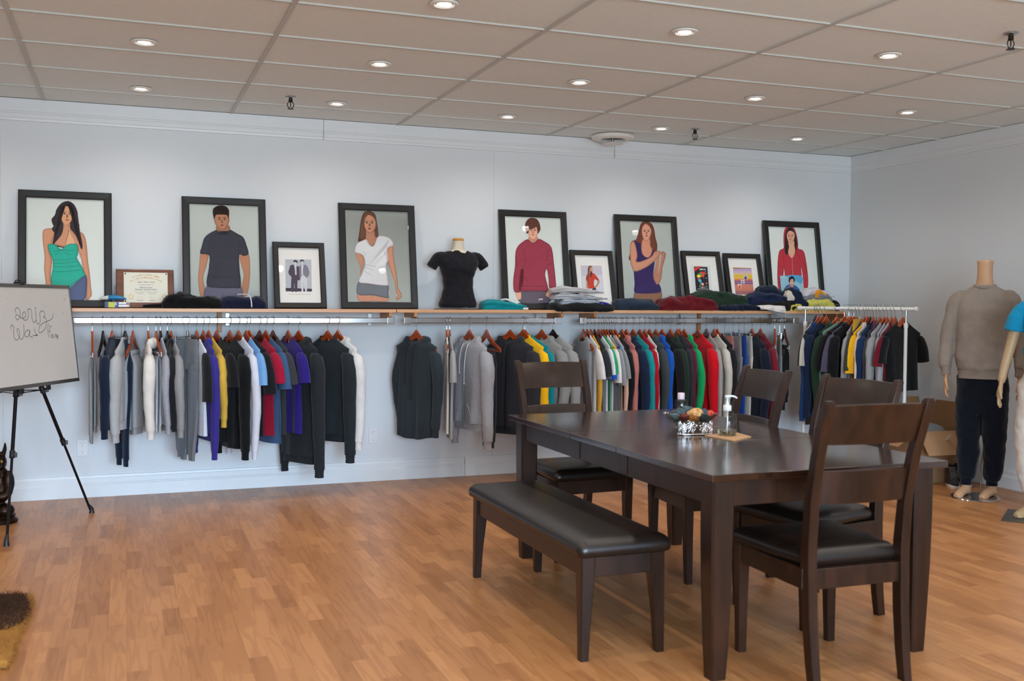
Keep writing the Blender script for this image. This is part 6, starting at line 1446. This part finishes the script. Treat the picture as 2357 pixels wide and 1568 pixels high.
# ------------------------------------------------------------------ folded clothes on the shelf
def heap(name, label, cat, px0, px1, tops, zb, col, yc=-.17, dy=.11, heather=0, seed=1, wr=.010, layers=0, group='folded clothes on the shelf', drop=0, rib=None, tilt=0):
    """soft folded garment: tops = list of top heights in photo pixels from left to right"""
    a_ = onY(px0, 700, yc).x; b_ = onY(px1, 700, yc).x; rd = random.Random(seed)
    n = 46; m = 34; rs = []; ph = [rd.uniform(0, 6) for _ in range(8)]
    for i in range(n+1):
        f_ = i/n; x = a_+(b_-a_)*f_; pxx = px0+(px1-px0)*f_
        q_ = f_*(len(tops)-1); k = min(int(q_), len(tops)-2); fr_ = q_-k; fr_ = fr_*fr_*(3-2*fr_); ty = tops[k]*(1-fr_)+tops[k+1]*fr_
        zt = onY(pxx, ty, yc-dy*.2).z; h = max(.008, (zt-zb))
        e_ = min(1, (min(f_, 1-f_)*n/4.0)); e_ = (1-(1-e_)**2)**.5
        d_ = dy*(.55+.45*e_)*(1+.07*math.sin(f_*7+ph[0])); ring = []
        for j in range(m):
            t = 2*PI*j/m; c_, s_ = math.cos(t), math.sin(t)
            y = yc+d_*math.copysign(abs(c_)**.65, c_); z = zb+h/2*(1+math.copysign(abs(s_)**.75, s_)*(.35+.65*e_))
            if s_ < -.2 and not drop: z = zb+.001+(1-e_)*h*.35*0
            w_ = wr*(math.sin(x*34+ph[1]+3*t+math.sin(z*60+ph[2]))*.5+math.sin(x*15+z*95+ph[3])*.6+.4*math.sin(y*55+x*22+ph[4]))
            if s_ > -.2: y += w_*.8*math.copysign(1, c_)*abs(c_)**.5; z += w_*max(0, s_)
            if c_ < 0 and layers:   # rolled fold lines on the face
                y += .007*math.cos((z-zb)/max(.01, h)*PI*2*layers+.8*math.sin(x*9+ph[5]))*abs(c_)
            if drop and c_ < 0 and y < -.30: z -= drop*min(1, (-.30-y)/.05)
            z = max(z, zb+.0005) if not drop else z
            ring.append((x+tilt*(z-zb), y, z))
        rs.append(ring)
    cx, cy_ = (a_+b_)/2, yc
    rs = [[(p_[0]-cx, p_[1]-cy_, p_[2]-zb) for p_ in r_] for r_ in rs]
    o_ = MB().loft(rs, cap0=True, cap1=True).build(name, cloth(col, heather), None, smooth=70); o_.location = (cx, cy_, zb)
    tx = bpy.data.textures.new('creases', 'CLOUDS'); tx.noise_scale = .055; tx.noise_depth = 2; tx.noise_type = 'HARD_NOISE'
    md = o_.modifiers.new('creases', 'DISPLACE'); md.texture = tx; md.strength = -.022 if not layers else -.010; md.mid_level = .35; md.texture_coords = 'LOCAL'
    return tag(o_, label, cat, group)
Z1 = ZS+.001
b1 = heap('folded_hoodie', 'folded black hoodie on the shelf before the charcoal tee poster', 'hoodie', 372, 512, [690, 680, 672, 678, 681, 683, 684, 690], Z1, '0d0d0f', wr=.009, seed=3, yc=-.20, dy=.085)
MB().tube([(-.32, -.02, .012), (-.27, -.03, .016), (-.21, -.025, .018), (-.15, -.02, .03)], [.010, .012, .014, .018], n=12, smooth=4).build('sleeve_end', cloth('0d0d0f'), b1)
b2 = heap('folded_hoodie', 'folded navy garment with a white cord on the shelf', 'hoodie', 498, 611, [696, 686, 682, 683, 685, 684, 690], Z1, '151a30', wr=.007, seed=5, yc=-.205, dy=.08)
MB().tube([(-.02, .03, .098), (.03, -.03, .098), (.052, -.068, .085), (.060, -.088, .05), (.062, -.092, .01)], .0045, n=8, smooth=4).build('cord', cloth('cfcdd2'), b2)
o = heap('folded_pants', 'folded teal sweatpants with white drawstring beside the bust', 'trousers', 1108, 1207, [693, 690, 692, 695, 700, 703], Z1, '08828a', layers=2, wr=.004, seed=7, yc=-.21, dy=.075)
MB().tube([(-.02, .0, .075), (.02, -.03, .078), (.06, -.05, .06), (.10, -.06, .045)], [.005, .008, .006, .004], n=8, smooth=4).box((.135, -.085, .001), (.178, -.03, .016), bev=.003).build('drawstring', cloth('dcd9d6'), o)
heap('folded_garment', 'black garment drooping over the shelf edge under the grey pile', 'garment', 1264, 1406, [696, 699, 698, 697, 696, 697, 700], ZS-.012, '0c0c0e', layers=1, wr=.005, seed=9, yc=-.235, dy=.105, drop=.022)
heap('folded_pants', 'lowest light grey folded sweatpants in the tall pile', 'trousers', 1284, 1398, [688, 687, 688, 690, 693, 700], ZS+.040, 'aeb4be', layers=2, wr=.006, seed=11, yc=-.21, dy=.085)
heap('folded_pants', 'middle light grey folded sweatpants in the tall pile', 'trousers', 1270, 1392, [676, 674, 676, 680, 684, 690], ZS+.085, 'b2b5bb', layers=3, wr=.007, seed=13, yc=-.21, dy=.085)
heap('folded_pants', 'topmost light grey folded sweatpants in the tall pile', 'trousers', 1266, 1384, [664, 660, 661, 663, 669, 674], ZS+.135, 'b9b8b8', layers=2, wr=.005, seed=15, yc=-.21, dy=.08)
heap('folded_garment', 'bit of violet cloth peeking from the right of the grey pile', 'garment', 1368, 1396, [700, 695, 697, 701], ZS+.045, '2c2080', wr=.004, seed=17, yc=-.255, dy=.05)
heap('folded_jeans', 'folded dark blue denim jeans on the shelf', 'jeans', 1413, 1510, [692, 686, 687, 688, 690, 702], Z1, '24303f', layers=1, wr=.006, heather=.2, seed=19, yc=-.215, dy=.08)
heap('folded_sweatshirt', 'crumpled burgundy fleece sweatshirt lying on the shelf', 'sweatshirt', 1511, 1646, [700, 686, 684, 684, 682, 684, 690, 701], Z1, '5e1219', wr=.010, seed=21, yc=-.215, dy=.085)
heap('folded_sweatshirt', 'dark navy garment under the green sweatshirt', 'sweatshirt', 1640, 1748, [704, 702, 701, 701, 702, 706], Z1, '10182c', wr=.004, seed=23, yc=-.22, dy=.08)
heap('folded_sweatshirt', 'crumpled forest green sweatshirt lying over the navy one', 'sweatshirt', 1592, 1736, [675, 670, 671, 671, 673, 680, 690, 696], ZS+.045, '1d3023', wr=.008, seed=25, yc=-.17, dy=.09)
heap('folded_pants', 'black garment under the navy pile', 'trousers', 1736, 1826, [698, 694, 690, 688, 694], Z1, '131214', wr=.009, seed=27, yc=-.21, dy=.09)
heap('folded_hoodie', 'rolled mid navy garment in the middle of the navy pile', 'hoodie', 1712, 1805, [680, 675, 674, 676, 684], ZS+.055, '15203c', layers=2, wr=.009, seed=29, yc=-.20, dy=.085)
heap('folded_hoodie', 'navy hoodie heaped on top of the navy pile', 'hoodie', 1738, 1842, [672, 657, 658, 666, 678, 690, 700], ZS+.075, '0d1a2e', wr=.010, seed=31, yc=-.16, dy=.08)
heap('folded_sweatshirt', 'navy garment with pale piping before the record sleeve', 'sweatshirt', 1806, 1852, [672, 662, 666, 688, 700], ZS+.02, '101c33', wr=.007, seed=33, yc=-.215, dy=.08)
heap('crumpled_shirt', 'small cream cloth tucked into the navy garments', 't-shirt', 1805, 1823, [676, 669, 671, 680], ZS+.09, 'c9bfb2', wr=.005, seed=35, yc=-.25, dy=.04)
heap('crumpled_shirt', 'yellow green shirt lying at the shelf edge near the rack post', 't-shirt', 1812, 1845, [702, 701, 699, 704], Z1, 'b9ae52', wr=.006, seed=37, yc=-.25, dy=.055)
heap('crumpled_shirt', 'lime yellow shirt at the bottom of the right end heap', 't-shirt', 1844, 1909, [688, 687, 687, 690, 697], Z1, 'c8bf5a', wr=.009, seed=39, yc=-.20, dy=.09)
heap('crumpled_shirt', 'grey shirt in the middle of the right end heap', 't-shirt', 1838, 1906, [684, 677, 674, 678, 688], ZS+.085, '74767a', wr=.006, seed=41, yc=-.19, dy=.08)
heap('crumpled_shirt', 'white shirt on top of the right end heap', 't-shirt', 1842, 1910, [670, 664, 662, 665, 672, 682], ZS+.125, 'c9c4c8', wr=.008, seed=43, yc=-.17, dy=.075)
heap('crumpled_shirt', 'orange cloth showing below the white shirt', 't-shirt', 1872, 1897, [672, 667, 670, 678], ZS+.115, 'd98a1c', wr=.003, seed=45, yc=-.235, dy=.035)
heap('folded_garment', 'black rolled garment at the far right end of the shelf', 'garment', 1903, 1922, [697, 690, 692, 700], Z1, '17171b', wr=.004, seed=47, yc=-.17, dy=.07)
# the tee hanging over the shelf edge: two draped sheets
def drape(pix_top, pix_bot, name, label, col, dy0, thick=.006):
    tp_ = [onY(x, y, -.318-dy0) for x, y in pix_top]; bt_ = [onY(x, y, -.318-dy0) for x, y in pix_bot]; n = len(tp_); rs = []
    tp_ = catmull(tp_, 5); bt_ = catmull(bt_, 5)
    fr_, bk_ = [], []
    rows = 8; grid = []
    for i in range(rows+1):
        f_ = i/rows; row = [a_.lerp(b_, f_) for a_, b_ in zip(tp_, bt_)]
        row = [Vector((v.x, v.y+.008*math.sin(v.x*60+f_*2)+(.02*(1-f_)**2 if f_ < .5 else 0), v.z)) for v in row]; grid.append(row)
    back = [Vector((v.x, -.15, ZS+.020)) for v in tp_]; grid.insert(0, [Vector((v.x, v.y+.025, v.z+.003)) for v in grid[0]]); grid.insert(0, back)
    c_ = grid[1][len(tp_)//2].copy()
    mb_ = MB(); mb_.loft([[v-c_ for v in row] for row in grid], closed=False)
    o_ = mb_.build(name, cloth(col[0], col[1]), None, smooth=70); o_.location = c_
    md = o_.modifiers.new('thick', 'SOLIDIFY'); md.thickness = thick; tag(o_, label, 't-shirt', 'folded clothes on the shelf')
drape([(1748, 706), (1770, 704), (1790, 705), (1810, 706)], [(1750, 712), (1772, 714), (1790, 719), (1809, 721)], 'draped_shirt', 'white shirt hanging over the shelf edge', ('d5cfca', 0), .012)
drape([(1760, 712), (1775, 713), (1792, 716), (1811, 718)], [(1768, 714), (1780, 720), (1792, 727), (1809, 733)], 'draped_shirt', 'grey shirt drooping below the white one at the shelf edge', ('8f9093', .2), .0)
# marker pack and blister packet
q = onY(268, 700, -.23)
r = empty('marker_pack', (q.x, -.235, Z1), math.radians(3)); tag(r, 'clear pack of white markers with a yellow and blue label on the shelf', 'marker pack')
MB().box((-.078, -.03, 0), (.09, .03, .044), bev=.006).build('clear_shell', thin_glass('blister_plastic', .05, 1.45), r)
for k in range(3):
    MB().tube([(-.06, -.018+k*.017, .014), (.03, -.018+k*.017, .014), (.062, -.018+k*.017, .014), (.078, -.018+k*.017, .014)], [.0085, .0085, .0085, .006], n=12).tube([(-.06, -.018+k*.017, .032), (.06, -.018+k*.017, .032)], .0075, n=12).build('marker', plain('marker_white', 'd9d6dc', .4), r)
lb = MB(); lb.box((-.066, -.0315, .004), (.012, -.0306, .042), plain('label_blue', '2a4790', .5)); lb.box((-.052, -.0322, .004), (-.012, -.0314, .040), plain('label_yellow', 'b9c21e', .5)); lb.box((-.012, -.0322, .018), (.0, -.0314, .040), plain('label_grey', 'a9abb8', .5)); lb.build('label', None, r, smooth=0)
r = empty('cloth_packet', (q.x-.02, -.195, Z1+.047), math.radians(-4)); tag(r, 'blue and white packet resting on top of the marker pack', 'packet')
mb = MB(); rs = []
for i in range(13):
    f_ = i/12; x = -.085+.17*f_; h = .016*math.sin(PI*min(1, max(0, f_)))**.5+.002
    rs.append([(x, -.04*math.cos(a), h*math.sin(a)+.012+.012*math.sin(f_*3)) for a in [2*PI*j/16 for j in range(16)]])
mb.loft(rs[:5], plain('packet_white', 'c6c6c2', .35), cap0=True); mb.loft(rs[4:], plain('packet_blue', '0a6ea0', .3, noise=.3, nscale=4), cap1=True); mb.build('wrapper', None, r, smooth=60)
# ------------------------------------------------------------------ light
w = bpy.data.worlds.new('world'); sc.world = w; w.use_nodes = True
nt = w.node_tree; bg = nt.nodes['Background']
tc = N(nt, 'ShaderNodeTexCoord'); sp = N(nt, 'ShaderNodeSeparateXYZ'); rr = N(nt, 'ShaderNodeValToRGB')
nt.links.new(tc.outputs['Generated'], sp.inputs[0]); nt.links.new(sp.outputs[2], rr.inputs[0])
e = rr.color_ramp.elements; e[0].position = 0; e[0].color = (.30, .36, .40, 1); e[1].position = .35; e[1].color = (.52, .72, 1, 1)
q = rr.color_ramp.elements.new(.06); q.color = (.60, .79, 1, 1)
nz = N(nt, 'ShaderNodeTexNoise'); nz.inputs['Scale'].default_value = 5; nz.inputs['Detail'].default_value = 3; nt.links.new(tc.outputs['Generated'], nz.inputs['Vector'])
r3 = N(nt, 'ShaderNodeValToRGB'); ee = r3.color_ramp.elements; ee[0].position = .42; ee[0].color = (.16, .19, .19, 1); ee[1].position = .56; ee[1].color = (1, 1, 1, 1); nt.links.new(nz.outputs[0], r3.inputs[0])
mxx = N(nt, 'ShaderNodeMix', data_type='RGBA', blend_type='MULTIPLY'); mxx.inputs[0].default_value = 1
nt.links.new(rr.outputs[0], mxx.inputs[6]); nt.links.new(r3.outputs[0], mxx.inputs[7]); nt.links.new(mxx.outputs[2], bg.inputs[0]); bg.inputs[1].default_value = SKY
pl = bpy.data.lights.new('window_portal', 'AREA'); pl.shape = 'RECTANGLE'; pl.size = WX1-WX0; pl.size_y = 2.25
po = bpy.data.objects.new('window_portal', pl); C.objects.link(po); po.location = ((WX0+WX1)/2, YF-.02, 1.375); po.rotation_euler = (PI/2, 0, 0)
pl.cycles.is_portal = True
sc.view_settings.view_transform = 'Standard'; sc.view_settings.look = 'None'; sc.view_settings.exposure = EXPO; sc.view_settings.gamma = 1
sc.view_settings.use_curve_mapping = False
sc.cycles.use_denoising = True; sc.cycles.max_bounces = 8; sc.cycles.diffuse_bounces = 5; sc.cycles.transparent_max_bounces = 12
sc.cycles.sample_clamp_indirect = 6
try: sc.cycles.use_light_tree = True
except Exception: pass
